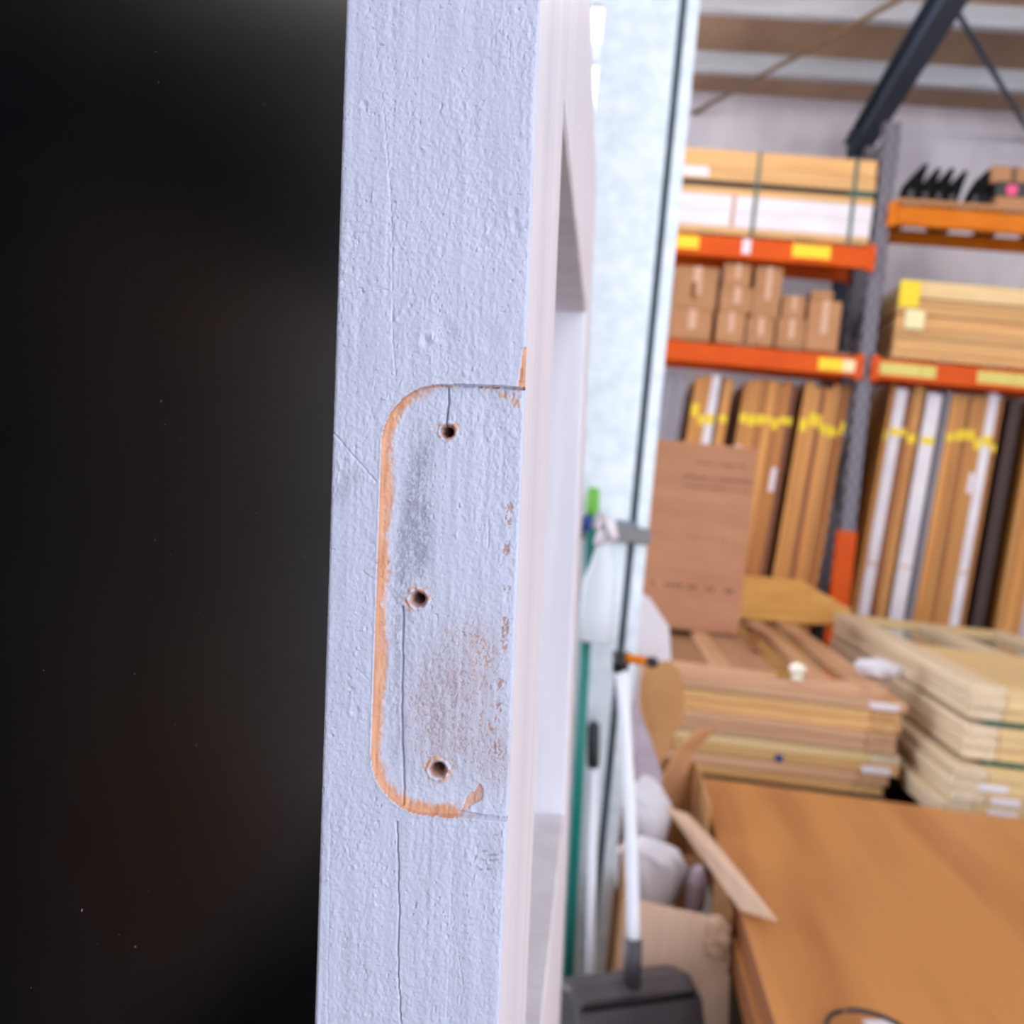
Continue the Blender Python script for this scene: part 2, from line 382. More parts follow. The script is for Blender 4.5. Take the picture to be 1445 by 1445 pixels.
for (px, py, rr, dd) in ((601, 481, 1.2, 0.42), (627, 466, 2.2, 0.28), (690, 478, 2.4, 0.20), (586, 236, 0.7, 0.25), (514, 147, 0.8, 0.25),
                         (502, 1003, 1.0, 0.3), (495, 972, 0.5, 0.3), (729, 322, 1.0, 0.3), (501, 631, 0.35, 0.3), (578, 1420, 0.4, 0.2), (725, 300, 0.9, 0.25)):
    a, b = onedge(px, py); r2 = np.hypot(X - a, Z - b) / (rr * mm)
    H += np.exp(-r2 ** 2) * dd * mm - np.exp(-((r2 - 1.5) / 0.5) ** 2) * dd * 0.25 * mm
# screw holes
holes = ((630, 609, 1.75), (588, 847, 2.0), (616, 1089, 2.05))
hole_rim = np.zeros_like(X); hole_in = np.zeros_like(X)
for i, (px, py, rr) in enumerate(holes):
    a, b = onedge(px, py); dist = np.hypot(X - a, Z - b) + (vnoise(X, Z, 0.9 * mm, 0.9 * mm, 50 + i) - 0.5) * 0.28 * mm
    r_ = rr * mm
    H += (1 - sstep(r_ * 0.80, r_ * 1.06, dist)) * 0.9 * mm + (1 - sstep(r_ * 0.62, r_ * 0.72, dist)) * 14 * mm
    H -= np.exp(-((dist - r_ * 1.22) / (0.28 * mm)) ** 2) * (0.10 + 0.30 * vnoise(X, Z, 0.7 * mm, 0.7 * mm, 60 + i)) * mm
    hole_rim = np.maximum(hole_rim, np.exp(-((dist - r_ * 1.25) / (0.9 * mm)) ** 2)); hole_in = np.maximum(hole_in, 1 - sstep(r_ * 0.85, r_ * 1.05, dist))
# worn bare wood mask
wn = vnoise(X, Z, 0.5 * mm, 1.1 * mm, 71) * 0.5 + vnoise(X, Z, 1.3 * mm, 3.2 * mm, 72) * 0.5
bandw = (3.3 + 1.6 * (vnoise(X, Z, 30 * mm, 9 * mm, 73) - 0.5)) * mm
left_side = sstep(onedge(690, 600)[0], onedge(600, 600)[0], X + 0.0 * Z)
low_side = sstep(0.0, -0.03, Z)
lim = np.where(Z > 0.02, sstep(onedge(660, 560)[0], onedge(560, 560)[0], X), sstep(onedge(664, 1150)[0], onedge(640, 1150)[0], X))
bandw = bandw * (0.25 + 0.75 * lim)
wear = (mort > -0.12 * mm) * sstep(0.15, 0.95, (bandw - mort) / (2.4 * mm) + (wn - 0.5) * 0.9 + 0.1) * np.clip(lim + 0.0, 0, 1)
# recess wall bare where the top edge is cut
wear = np.maximum(wear, ((mort > -0.05 * mm) & (mort < 0.5 * mm)) * sstep(0.3, 0.6, vnoise(X, Z, 4 * mm, 4 * mm, 74)) * 0.7)
# chip on the right arris above the recess and torn patch low right
def poly_mask(pts, soft=0.25):
    P = [onedge(*q) for q in pts]; inside = np.zeros(X.shape, bool)
    for (x0, z0), (x1, z1) in zip(P, P[1:] + P[:1]):
        c = ((z0 > Z) != (z1 > Z)) & (X < (x1 - x0) * (Z - z0) / (z1 - z0 + 1e-12) + x0)
        inside ^= c
    return inside.astype(float)
chip = poly_mask([(739, 490), (736, 505), (733, 530), (731, 545), (745, 547), (748, 490)])
H += chip * (0.35 + 0.3 * vnoise(X, Z, 1 * mm, 4 * mm, 75)) * mm; wear = np.maximum(wear, chip)
tear = poly_mask([(650, 1148), (656, 1130), (660, 1122), (668, 1120), (675, 1108), (681, 1118), (679, 1132), (672, 1136), (664, 1140), (655, 1150)])
H += tear * 0.22 * mm; wear = np.maximum(wear, tear * (0.55 + 0.45 * wn))
tear2 = poly_mask([(694, 548), (735, 556), (735, 575), (722, 577), (716, 562), (700, 560)]) * sstep(0.5, 0.6, wn); wear = np.maximum(wear, tear2 * 0.8)
wear = np.maximum(wear, hole_rim * sstep(0.42, 0.62, vnoise(X, Z, 0.9 * mm, 0.9 * mm, 76)) * np.array(0.85) * (M > 0.5))
wear = np.maximum(wear, hole_in * 0.35)
# speckles of rubbed paint inside the recess
fine = vnoise(X, Z, 0.26 * mm, 0.42 * mm, 81) * 0.6 + vnoise(X, Z, 0.7 * mm, 1.3 * mm, 82) * 0.4
def blob(px, py, rx, rz):
    a, b = onedge(px, py); return np.exp(-(((X - a) / (rx * mm)) ** 2 + ((Z - b) / (rz * mm)) ** 2))
sp_zone = blob(640, 980, 9, 15) * 0.9 + blob(680, 930, 5, 9) * 0.8 + blob(600, 1010, 5, 12) * 0.6 + blob(700, 1070, 4, 9) * 0.8 + blob(640, 1060, 8, 8) * 0.5
line_zone = sum(blob(px, py, 0.9, rz) for px, py, rz in ((718, 716, 1.4), (716, 737, 1.8), (713, 775, 1.8), (714, 832, 1.3), (712, 880, 2.0), (710, 908, 3.4), (706, 966, 2.0), (703, 1000, 1.6), (700, 1060, 3)))
# wear follows the grain: scraped spots where the noise is high
specks = sstep(0.56, 0.74, fine + 0.16 * np.clip(sp_zone, 0, 1) - 0.12) * sstep(0.1, 0.7, sp_zone) * 0.58
specks = np.maximum(specks, sstep(0.45, 0.58, fine) * sstep(0.25, 0.6, line_zone) * 0.85)
haze = np.clip(sp_zone, 0, 1) * (0.14 + 0.20 * vnoise(X, Z, 1.2 * mm, 4 * mm, 83))
specks = np.clip(np.maximum(specks, haze) * (mort > 1 * mm) + hole_in * 0.75, 0, 1)
H += sstep(0.3, 0.6, specks) * 0.10 * mm
orange = sstep(0.60, 0.72, fine) * np.clip(blob(672, 915, 3.0, 5) + blob(675, 945, 1.6, 4) + blob(630, 890, 3, 0.8) + blob(690, 1025, 3, 2), 0, 1)
wear = np.maximum(wear, orange * 0.7 * (mort > 1 * mm))
# grime left by the old hinge leaf
gz = blob(585, 690, 2.6, 10) + blob(592, 770, 3.0, 9) * 1.1 + blob(566, 780, 1.5, 12) * 0.8 + blob(560, 900, 2.0, 14) * 0.7 + blob(600, 640, 1.5, 6) * 0.6 + blob(560, 1040, 2.5, 12) * 0.5 + blob(620, 1000, 5, 12) * 0.35
gn = vnoise(X, Z, 0.28 * mm, 0.5 * mm, 91) * 0.55 + vnoise(X, Z, 0.7 * mm, 2.5 * mm, 92) * 0.25 + vnoise(X, Z, 2.0 * mm, 5 * mm, 93) * 0.2
grime = np.clip((0.25 + 0.75 * sstep(0.36, 0.66, gn + 0.10 * np.clip(gz, 0, 1))) * np.clip(gz, 0, 1) * 0.60, 0, 0.75) * (mort > 0.8 * mm)
smudge = sum(np.exp(-seg_dist(X, Z, [onedge(*a), onedge(*b)]) ** 2 / (w * mm) ** 2) * k_ for a, b, w, k_ in (((478, 700), (500, 670), 2.0, 0.3), ((690, 1180), (694, 1225), 2.0, 0.22), ((700, 60), (705, 300), 3.5, 0.10)))
tick = sum(np.exp(-seg_dist(X, Z, [onedge(*a), onedge(*b)]) ** 2 / (0.22 * mm) ** 2) for a, b in (((672, 1193), (674, 1195)), ((681, 1201), (687, 1201)), ((690, 1207), (702, 1206)), ((680, 1212), (683, 1214)), ((691, 1214), (703, 1213)), ((677, 1227), (680, 1227)), ((688, 1226), (693, 1226)), ((698, 1178), (703, 1178)))) * 0.6
grime = np.clip(grime + smudge * (0.4 + 0.6 * gn) * (mort < 0) + tick, 0, 0.85)
dark_c = np.clip(cr * 0.0 + cr3 * 0.0, 0, 1)
H += (1 - sstep(0.0, 0.7 * mm, -X)) * 0.25 * mm + (1 - sstep(0.0, 0.9 * mm, X + W_)) * 0.35 * mm + (1 - sstep(0.0, 0.25 * mm, X + W_)) * 0.4 * mm

# ---- stile: detailed front edge + plain faces
STW = 0.118                                            # stile width (into depth)
def grid_stile():
    n = nx_ * nz_
    V = np.empty((n, 3)); V[:, 0] = X.ravel(); V[:, 1] = H.ravel(); V[:, 2] = Z.ravel()
    idx = np.arange(n).reshape(nx_, nz_)
    q = np.stack([idx[:-1, :-1], idx[1:, :-1], idx[1:, 1:], idx[:-1, 1:]], -1).reshape(-1, 4)
    extra = []; quads = []; mats = []
    def add(p): extra.append(p); return n + len(extra) - 1
    # plain front above and below
    for (z0, z1) in ((zf, -ZG), (ZG, ztop)):
        a = [add((-W_, 0.0006, z0)), add((0, 0.0003, z0)), add((0, 0.0003, z1)), add((-W_, 0.0006, z1))]; quads.append(a); mats.append(0)
    # right face: strip following the arris, left face, top, bottom, back
    b0 = [add((0, STW, z)) for z in (zf, -ZG, ZG, ztop)]; f0 = [add((0, 0.0003, zf)), idx[-1, 0], idx[-1, -1], add((0, 0.0003, ztop))]
    quads.append([f0[0], b0[0], b0[1], int(f0[1])]); mats.append(1)
    quads.append([int(f0[2]), b0[2], b0[3], f0[3]]); mats.append(1)
    br = [add((0, STW, z)) for z in zs[::20]]; fr_ = [int(idx[-1, j]) for j in range(0, nz_, 20)]
    faces = []
    for j in range(len(br) - 1):
        fs = [int(idx[-1, jj]) for jj in range(j * 20, j * 20 + 21)]
        faces.append((fs[::-1] + [br[j], br[j + 1]], 1))
    last = [int(idx[-1, jj]) for jj in range((len(br) - 1) * 20, nz_)]
    if len(last) > 1: faces.append((last[::-1] + [br[-1], b0[2]], 1))
    l0 = [add((-W_, STW, z)) for z in (zf, ztop)]; lf = [add((-W_, 0.0006, zf)), add((-W_, 0.0006, ztop))]
    quads.append([lf[0], lf[1], l0[1], l0[0]]); mats.append(2)
    quads.append([b0[0], l0[0], l0[1], b0[3]]); mats.append(1)
    quads.append([lf[1], f0[3], b0[3], l0[1]]); mats.append(1); quads.append([lf[0], l0[0], b0[0], f0[0]]); mats.append(1)
    allv = np.vstack([V, np.array(extra)])
    me = bpy.data.meshes.new('hinge_stile')
    fl = q.tolist() + [list(map(int, a)) for a in quads] + [f for f, _ in faces]
    me.from_pydata(allv.tolist(), [], fl)
    mi = [0] * len(q) + mats + [m_ for _, m_ in faces]
    me.polygons.foreach_set('material_index', mi)
    sm = [True] * len(q) + [False] * (len(fl) - len(q)); me.polygons.foreach_set('use_smooth', sm)
    for nm, A in (('wear', wear), ('grime', grime), ('speck', specks)):
        at_ = me.attributes.new(nm, 'FLOAT', 'POINT'); vals = np.zeros(len(allv)); vals[:n] = A.ravel(); at_.data.foreach_set('value', vals)
    me.update(); return me
def edge_material():
    m = bpy.data.materials.new('worn_shade_toned_paint_over_timber'); m.use_nodes = True; nt = m.node_tree; N = nt.nodes; L = nt.links
    b = N['Principled BSDF']; b.inputs['Roughness'].default_value = 0.5
    def attr(n_):
        a = N.new('ShaderNodeAttribute'); a.attribute_name = n_; return a.outputs['Fac']
    tc = N.new('ShaderNodeTexCoord')
    def noise(scale, det):
        mp = N.new('ShaderNodeMapping'); mp.inputs['Scale'].default_value = scale; L.new(tc.outputs['Object'], mp.inputs['Vector'])
        t = N.new('ShaderNodeTexNoise'); t.inputs['Scale'].default_value = 1; t.inputs['Detail'].default_value = det; L.new(mp.outputs[0], t.inputs['Vector']); return t.outputs['Fac']
    def ramp(f, p0, c0, p1, c1):
        r = N.new('ShaderNodeValToRGB'); r.color_ramp.elements[0].position = p0; r.color_ramp.elements[1].position = p1
        r.color_ramp.elements[0].color = S(c0); r.color_ramp.elements[1].color = S(c1); L.new(f, r.inputs[0]); return r.outputs[0]
    def mix(f, a, c):
        x = N.new('ShaderNodeMix'); x.data_type = 'RGBA'; L.new(f, x.inputs[0])
        L.new(a, x.inputs[6]); L.new(c, x.inputs[7]); return x.outputs[2]
    paint = ramp(noise((260, 60, 40), 5), 0.3, (177, 179, 196), 0.7, (187, 189, 206))  # greyer, bluer than the jamb paint: shade on the near edge put into colour
    timber = ramp(noise((900, 200, 90), 5), 0.3, (176, 120, 88), 0.7, (206, 153, 118))
    gr = N.new('ShaderNodeRGB'); gr.outputs[0].default_value = S((112, 108, 124))
    sp = N.new('ShaderNodeRGB'); sp.outputs[0].default_value = S((158, 120, 108))
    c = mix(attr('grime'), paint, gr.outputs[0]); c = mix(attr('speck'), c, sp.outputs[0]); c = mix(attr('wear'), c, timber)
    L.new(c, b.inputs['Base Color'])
    bp = N.new('ShaderNodeBump'); bp.inputs['Strength'].default_value = 0.35; bp.inputs['Distance'].default_value = 0.0002
    L.new(noise((2200, 2200, 1500), 3), bp.inputs['Height']); L.new(bp.outputs[0], b.inputs['Normal'])
    return m
stm = grid_stile(); stm.materials.append(edge_material()); stm.materials.append(PAINT_W); stm.materials.append(BROWN_REFLECT)
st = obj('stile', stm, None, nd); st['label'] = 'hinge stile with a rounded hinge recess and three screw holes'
JY = 0.60; DW = 0.80  # far stile deepened so its brown hidden face fills the black leaf's reflection
OPT, OPB = top_at(JY, 440), top_at(JY, 1150)           # head and sill of the open light
def two_face(name, x0, x1, y0, y1, z0, z1, bev=0.0012):
    o = box(name, x0, x1, y0, y1, z0, z1, PAINT_W, nd, bev); o.data.materials.append(BROWN_REFLECT)
    for p_ in o.data.polygons:
        if p_.normal.x < -0.9: p_.material_index = 1
    return o
two_face('stile', -W_, 0, JY, DW, zf, ztop)
two_face('rail', -W_, 0, STW - 0.0005, JY + 0.0005, OPT, ztop)
two_face('rail', -W_, 0, STW - 0.0005, JY + 0.0005, zf + 0.02, OPB)
for (a, b, c, d, nm) in ((STW, JY, OPB, OPB + 0.006, 'glazing_bead'), (STW, JY, OPT - 0.006, OPT, 'glazing_bead')):
    box(nm, -0.034, -0.026, a + 0.001, b - 0.001, c, d, PAINT_W, nd, 0.001)

# ================================================================== BLACK DOOR beside it
bd = thing('black_panel_door', 'matt black door leaf standing beside the old white door', 'door')
BX = -0.115
bd.matrix_world = Matrix.Translation(D0) @ DM.to_4x4()
box('leaf', BX - 0.036, BX, -0.12, 0.76, zf + 0.0088, 0.78, BLACK, bd, 0.0015)
box('edge_strip', BX - 0.035, BX - 0.001, -0.1215, -0.1195, zf + 0.0088, 0.78, BLACK, bd)
bm = bmesh.new()
for i in range(46):
    yy = rnd.uniform(-0.03, 0.3); zz = rnd.uniform(-0.14, 0.18); s = rnd.choice([0.00012, 0.00016, 0.0002, 0.0003])
    g = bmesh.ops.create_icosphere(bm, subdivisions=1, radius=s)
    for v in g['verts']: v.co = Vector((BX + v.co.x * 0.5, yy + v.co.y, zz + v.co.z * rnd.uniform(0.6, 1.8)))
o = obj('dust_specks', me_from(bm, 'dust'), DUST, bd); o['kind'] = 'stuff'
# small latch pin low in the gap
tube('latch_pin', [(BX - 0.002, 0.335, -0.285), (BX + 0.010, 0.335, -0.285)], 0.012, BLACKP, bd, 10)

# ================================================================== TOOLS AT THE COLUMN
def pole(name, pts, r, m, parent, org, n=12):
    return tube(name, [Vector(q) - Vector(org) for q in pts], r, m, parent, n)
# teal broom
a = at(838, 688, 2.23); b_ = at(799, 1470, 2.21); b_.z = 0.0
org = Vector((b_.x, b_.y, 0)); dirv = (a - org).normalized()
t = thing('broom', 'broom with a teal handle and lime green hanging cap', 'broom', org)
pole('handle', [org + dirv * 0.10, a - dirv * 0.05], 0.0115, TEAL, t, org)
pole('hanging_cap', [a - dirv * 0.06, a - dirv * 0.05, a - dirv * 0.006, a], [0.0125, 0.0145, 0.0135, 0.009], GREENP, t, org)
bm = bmesh.new(); bm_box(bm, -0.10, 0.02, -0.02, 0.02, 0.075, 0.12, 0.008, 2); obj('head', me_from(bm, 'head'), TEAL, t)
bm = bmesh.new()
for i in range(10):
    for j in range(4): bm_box(bm, -0.097 + i * 0.0115, -0.090 + i * 0.0115, -0.018 + j * 0.01, -0.012 + j * 0.01, 0.0, 0.08)
o = obj('bristles', me_from(bm, 'bristles'), BLACKP, t); o['kind'] = 'stuff'
# black gripped pole
a = at(838, 1018, 2.24); f_ = at(833, 1392, 2.17)
dirv = (a - f_).normalized(); org = f_ - dirv * (f_.z / dirv.z); org.z = 0
t = thing('long_handled_brush', 'slim white pole brush with a black rubber grip leaning on the column', 'brush', org)
pole('pole', [org + dirv * 0.10, a - dirv * 0.09], 0.0100, ALU, t, org)
pole('grip', [a - dirv * 0.10, a - dirv * 0.095, a - dirv * 0.01, a - dirv * 0.003, a], [0.0105, 0.0130, 0.0135, 0.010, 0.004], BLACKP, t, org)
bm = bmesh.new(); bm_box(bm, -0.02, 0.02, -0.02, 0.05, 0.045, 0.11, 0.01, 2); obj('brush_head', me_from(bm, 'bh'), BLACKP, t)
bm = bmesh.new()
for i in range(12): bm_box(bm, -0.02 + (i % 3) * 0.014, -0.012 + (i % 3) * 0.014, -0.018 + (i // 3) * 0.017, -0.006 + (i // 3) * 0.017, 0, 0.05)
o = obj('bristles', me_from(bm, 'br'), DGREY, t); o['kind'] = 'stuff'
# lobby dustpan
P0 = at(876, 935, 2.12); P1 = at(889, 1150, 2.06); P2 = at(894, 1340, 2.0); P3 = at(892, 1392, 1.99)
org = Vector((P3.x, P3.y, 0))
t = thing('lobby_dustpan', 'charcoal long handled dustpan with a bent white tube', 'dustpan', org)
Q = []
for i in range(13):
    s = i / 12; Q.append(P0 * (1 - s) ** 2 + (P1 * 2 - (P0 + P2) * 0.5) * 2 * s * (1 - s) + P2 * s ** 2)
pole('tube', Q, 0.0125, ALU, t, org)
pole('socket', [P2 + (P1 - P2).normalized() * 0.02, P3], 0.0175, DGREY, t, org)
hd = pole('handle_clamp', [P0 + Vector((0, 0, -0.02)), P0 + Vector((0, 0, 0.022))], [0.016, 0.019], BLACKP, t, org)
hx = P0 + Vector((0.008, -0.012, 0.012))
pole('hook_grip', [hx, hx + Vector((0.012, 0, 0.0)), hx + Vector((0.045, -0.004, -0.001))], [0.011, 0.010, 0.009], ORANGE2, t, org)
pole('hook_knob', [hx + Vector((0.043, -0.004, -0.001)), hx + Vector((0.056, -0.005, -0.001)), hx + Vector((0.066, -0.005, -0.001))], [0.009, 0.012, 0.008], BLACKP, t, org)
# pan: hopper with sloped hood
pc = at(888, 1392, 1.99) - org
pw = 0.125
bm = bmesh.new()
prof = [(0.06, 0.0), (0.075, 0.20), (0.06, pc.z + 0.004), (0.01, pc.z + 0.012), (-0.03, pc.z - 0.012), (-0.10, 0.10), (-0.13, 0.0)]
rows = []
for sx, sh in ((-1.12, -0.012), (-1.06, -0.004), (-0.9, 0.0), (0.9, 0.0), (1.06, -0.004), (1.12, -0.012)):
    rows.append([bm.verts.new((sx * pw * (1.0 + 0.10 * (1 - z / pc.z)), y, max(z + (sh if z > 0 else 0), 0))) for y, z in prof])
for r0, r1 in zip(rows, rows[1:]):
    for i in range(len(prof) - 1): bm.faces.new((r0[i], r0[i + 1], r1[i + 1], r1[i]))
bm.faces.new(rows[0][::-1]); bm.faces.new(rows[-1])
bm.faces.new([r[0] for r in rows] + [r[-1] for r in rows][::-1])
pan = obj('pan', me_from(bm, 'pan'), DGREY, t); pan.rotation_euler = (0, 0, math.radians(30)); pan.location = (0.004, 0.0, 0.0)
rib = box('rim', -pw * 1.02, pw * 1.02, -0.037, -0.022, pc.z - 0.020, pc.z - 0.004, BLACKP, t, 0.003, rot=(0, 0, math.radians(30)))
# spray bottle hooked over the rail
bc = at(842, 865, 2.169); tp = at(843, 822, 2.169); bt = at(840, 906, 2.169)
t = thing('spray_bottle', 'milky white spray bottle with a blue trigger hooked on the grey rail', 'bottle', (bc.x, 2.169, bt.z))
hgt = tp.z - bt.z
bm = bmesh.new()
def ring_body(levels, n=20):
    rr = []
    for z, rx, ry in levels:
        rr.append([bm.verts.new((rx * math.copysign(abs(math.cos(q)) ** 0.8, math.cos(q)), ry * math.copysign(abs(math.sin(q)) ** 0.8, math.sin(q)), z)) for q in [2 * math.pi * k_ / n for k_ in range(n)]])
    for a_, b2 in zip(rr, rr[1:]):
        for k_ in range(n): bm.faces.new((a_[k_], a_[(k_ + 1) % n], b2[(k_ + 1) % n], b2[k_]))
    bm.faces.new(rr[0][::-1]); bm.faces.new(rr[-1])
ring_body([(0, 0.031, 0.018), (0.004, 0.035, 0.021), (hgt * 0.5, 0.0355, 0.021), (hgt * 0.95, 0.036, 0.021), (hgt * 1.05, 0.034, 0.02), (hgt * 1.25, 0.026, 0.017), (hgt * 1.5, 0.018, 0.015), (hgt * 1.75, 0.0135, 0.0135)])
obj('bottle_body', me_from(bm, 'bottle_body', True), TRANSL, t)
nt_ = at(845, 770, 2.164) - t.location; nk = at(842, 745, 2.159) - t.location
tube('neck_collar', [(0, 0, hgt * 1.7), (0, -0.004, hgt * 1.95), tuple(nt_)], [0.015, 0.0155, 0.013], WHITE_ST, t)
nz = at(866, 762, 2.144) - t.location; nz2 = at(848, 728, 2.154) - t.location
tube('nozzle', [tuple(nk), tuple(nz2), tuple((nz2 + nz) / 2 + Vector((0.004, 0, 0.012))), tuple(nz)], [0.013, 0.014, 0.013, 0.011], WHITE_ST, t)
b1 = at(829, 733, 2.144) - t.location; b2 = at(827, 750, 2.144) - t.location
tube('trigger', [tuple(b1 + Vector((0.006, 0, 0.006))), tuple(b1), tuple(b2)], [0.009, 0.011, 0.007], BLUEP, t)

tube('hanging_hook', [tuple(nk), tuple(nk + Vector((0.012, 0.03, 0.004))), tuple(nk + Vector((0.016, 0.110, -0.004)))], 0.006, WHITE_ST, t, 8)

# ================================================================== LOOSE THINGS BETWEEN COLUMN AND STACKS
def px_sheet(name, pts, thick, m, label, cat, group=None):
    P = [at(*q) for q in pts]; org_ = Vector((sum(p_.x for p_ in P) / len(P), sum(p_.y for p_ in P) / len(P), min(p_.z for p_ in P)))
    o_ = obj(name, sheet_me([p_ - org_ for p_ in P], thick, name), m, None, org_)
    return prop(o_, label, cat, group)

# ---- front torn carton (open top)
FX0, FX1, FY0, FY1 = 0.118, 0.345, 2.13, 2.46
fz = at(960, 1278, FY0).z
t = thing('torn_carton', 'pale open carton with a torn corner standing beside the flush sheets', 'box', (FX0, FY0, 0))
w_, d_ = FX1 - FX0, FY1 - FY0
# front wall with torn upper right corner
def xz_poly(name, pts, y, th, m, parent):
    return obj(name, sheet_me([(x_, y, z_) for x_, z_ in pts], th, name), m, parent)
xz_poly('front_wall', [(0, 0), (w_ - 0.03, 0), (w_ - 0.03, fz * 0.45), (w_ - 0.012, fz * 0.47), (w_ - 0.015, fz * 0.60), (w_ - 0.002, fz * 0.63), (w_ - 0.001, fz * 0.80), (w_ - 0.012, fz * 0.85), (w_ - 0.006, fz * 0.93), (w_ - 0.03, fz * 0.98), (w_ - 0.055, fz * 0.97), (0, fz)], 0, 0.005, CARD_L, t)
xz_poly('back_wall', [(0, 0), (w_, 0), (w_, fz * 0.62), (0, fz * 0.62)], d_, 0.005, CARD_IN, t)
box('side_wall', -0.0025, 0.0025, 0.002, d_ - 0.002, 0, fz, CARD_IN, t); box('side_wall', w_ - 0.0025, w_ + 0.0025, 0.03, d_ - 0.002, 0, fz * 0.97, CARD_IN, t)
box('base', 0.003, w_ - 0.003, 0.003, d_ - 0.003, 0.0, 0.005, CARD_IN, t)
# crumpled torn paper at the corner
bm = bmesh.new(); g = bmesh.ops.create_icosphere(bm, subdivisions=3, radius=0.03)
for v in g['verts']:
    q = v.co.copy(); v.co = Vector((q.x * 0.8, q.y * 0.35, q.z * 1.2)) * (1 + 0.35 * math.sin(q.x * 310 + q.z * 170) * math.cos(q.z * 260 + q.y * 130) + rnd.uniform(-0.3, 0.3))
obj('torn_edge', me_from(bm, 'torn'), mat('torn_board', (226, 198, 170), (190, 146, 108), 0.9, (60, 60, 60)), t, (w_ - 0.034, -0.004, fz * 0.86))
for (x0, z0, n_, dx) in ((0.085, 0.66, 4, 0.006), (0.152, 0.56, 4, 0.0055)):
    bm = bmesh.new()
    for i in range(n_): bm_box(bm, x0 + i * dx, x0 + i * dx + 0.0035, -0.0034, -0.002, fz * z0 - i * 0.001, fz * z0 + 0.008 + (i % 2) * 0.003)
    obj('printed_mark', me_from(bm, 'mark'), mat('faded_ink', (122, 88, 68), rough=0.9), t)
# flap over the flush sheets
fp = [at(938, 1138, 2.44), at(972, 1150, 2.40), at(1010, 1188, 2.28), at(1100, 1302, 2.01), at(1045, 1285, 2.10)]
sheet('flap', fp, 0.005, CARD_L, t, t.location)
# lower board scrap under the front wall
px_sheet('cardboard_scrap', [(985, 1390, 2.115), (1030, 1375, 2.125), (1022, 1590, 2.06), (988, 1590, 2.05)], 0.004, CARD_L, 'pale cardboard scrap standing against the torn carton', 'cardboard')

# ---- larger open carton behind
BX0, BX1, BY0, BY1, BZ = 0.03, 0.335, 2.62, 3.05, 0.50
t = thing('open_carton', 'tall open brown carton with its flaps up, stuffed with white plastic', 'box', (BX0, BY0, 0))
w2, d2 = BX1 - BX0, BY1 - BY0
xz_poly('front_wall', [(0, 0), (w2, 0), (w2, BZ * 0.72), (0, BZ * 0.72)], 0, 0.006, CARD, t); xz_poly('back_wall', [(0, 0), (w2, 0), (w2, BZ), (0, BZ)], d2, 0.006, CARD_IN, t)
box('side_wall', -0.003, 0.003, 0.003, d2 - 0.003, 0, BZ, CARD_IN, t); box('side_wall', w2 - 0.003, w2 + 0.003, 0.003, d2 - 0.003, 0, BZ, CARD_IN, t)
box('base', 0.003, w2 - 0.003, 0.003, d2 - 0.003, 0, 0.006, CARD_IN, t)
def curved_flap(name, pts, m):
    return sheet(name, [at(*q) for q in pts], 0.006, m, t, t.location)
curved_flap('flap', [(902, 985, 2.86), (908, 950, 2.86), (922, 935, 2.87), (945, 932, 2.88), (960, 950, 2.88), (966, 985, 2.88), (964, 1012, 2.88), (932, 1078, 2.84), (917, 1060, 2.84)], CARD_IN)
curved_flap('flap', [(1012, 1026, 3.02), (978, 1060, 2.98), (966, 1100, 2.94), (955, 1146, 2.9), (928, 1118, 2.86), (938, 1090, 2.88), (960, 1055, 2.93), (984, 1028, 2.98)], CARD)
# ---- white plastic bundles
def crumple(name, c, r, sc_, seed, m, label, group, base=None):
    bm = bmesh.new(); g = bmesh.ops.create_icosphere(bm, subdivisions=4, radius=1.0); rr = random.Random(seed)
    w1 = [(rr.uniform(2, 7), rr.uniform(2, 7), rr.uniform(2, 7), rr.uniform(0, 6), rr.uniform(0.05, 0.16)) for _ in range(9)]
    for v in g['verts']:
        q = v.co.copy(); f = 1 + sum(k_ * abs(math.sin(a_ * q.x + b_2 * q.y + c_ * q.z + d_3)) for a_, b_2, c_, d_3, k_ in w1) - 0.45
        v.co = Vector((q.x * sc_[0], q.y * sc_[1], q.z * sc_[2])) * r * f
    lo = min(v.co.z for v in bm.verts)
    if base is not None:                                   # stretch the lower half down to its support
        k_ = (base - c.z) / lo
        for v in bm.verts:
            if v.co.z < 0:
                f_ = min(1.0, v.co.z / lo); v.co.z *= k_; v.co.x *= 1 - 0.5 * f_ ** 0.7
        lo *= k_
    for v in bm.verts: v.co.z -= lo
    o_ = obj(name, me_from(bm, name, True), m, None, (c.x, c.y, c.z + lo)); return prop(o_, label, 'plastic', group)
crumple('plastic_wrap', at(910, 1148, 2.72), 0.066, (0.9, 0.8, 1.25), 4, POLY, 'upper crumpled white plastic bundle in the tall open carton', 'white plastic packing', 0.006)
crumple('plastic_wrap', at(916, 1215, 2.54), 0.062, (1.25, 0.7, 0.75), 9, POLY, 'lower folded white plastic bundle stuffed between the two open cartons', 'white plastic packing', 0.0)
crumple('plastic_wrap', at(983, 1246, 2.52), 0.028, (0.75, 0.9, 1.3), 12, LILAC, 'small grey plastic twist beside the white bundles', 'white plastic packing', 0.0)
px_sheet('paper_sheet', [(895, 985, 2.80), (917, 1040, 2.80), (934, 1092, 2.80), (930, 1150, 2.80), (925, 1350, 2.80), (903, 1350, 2.80), (896, 1104, 2.80)], 0.006, LILAC, 'lilac grey creased paper tucked beside the tall open carton', 'paper')
px_sheet('white_board', [(900, 832, 3.08), (918, 845, 3.08), (944, 885, 3.08), (947, 932, 3.08), (905, 934, 3.08), (900, 1010, 3.08), (900, 1286, 3.08), (876, 1284, 3.08), (880, 832, 3.08)], 0.012, PAINT_W2, 'white board with a clipped corner leaning behind the steel column', 'board')

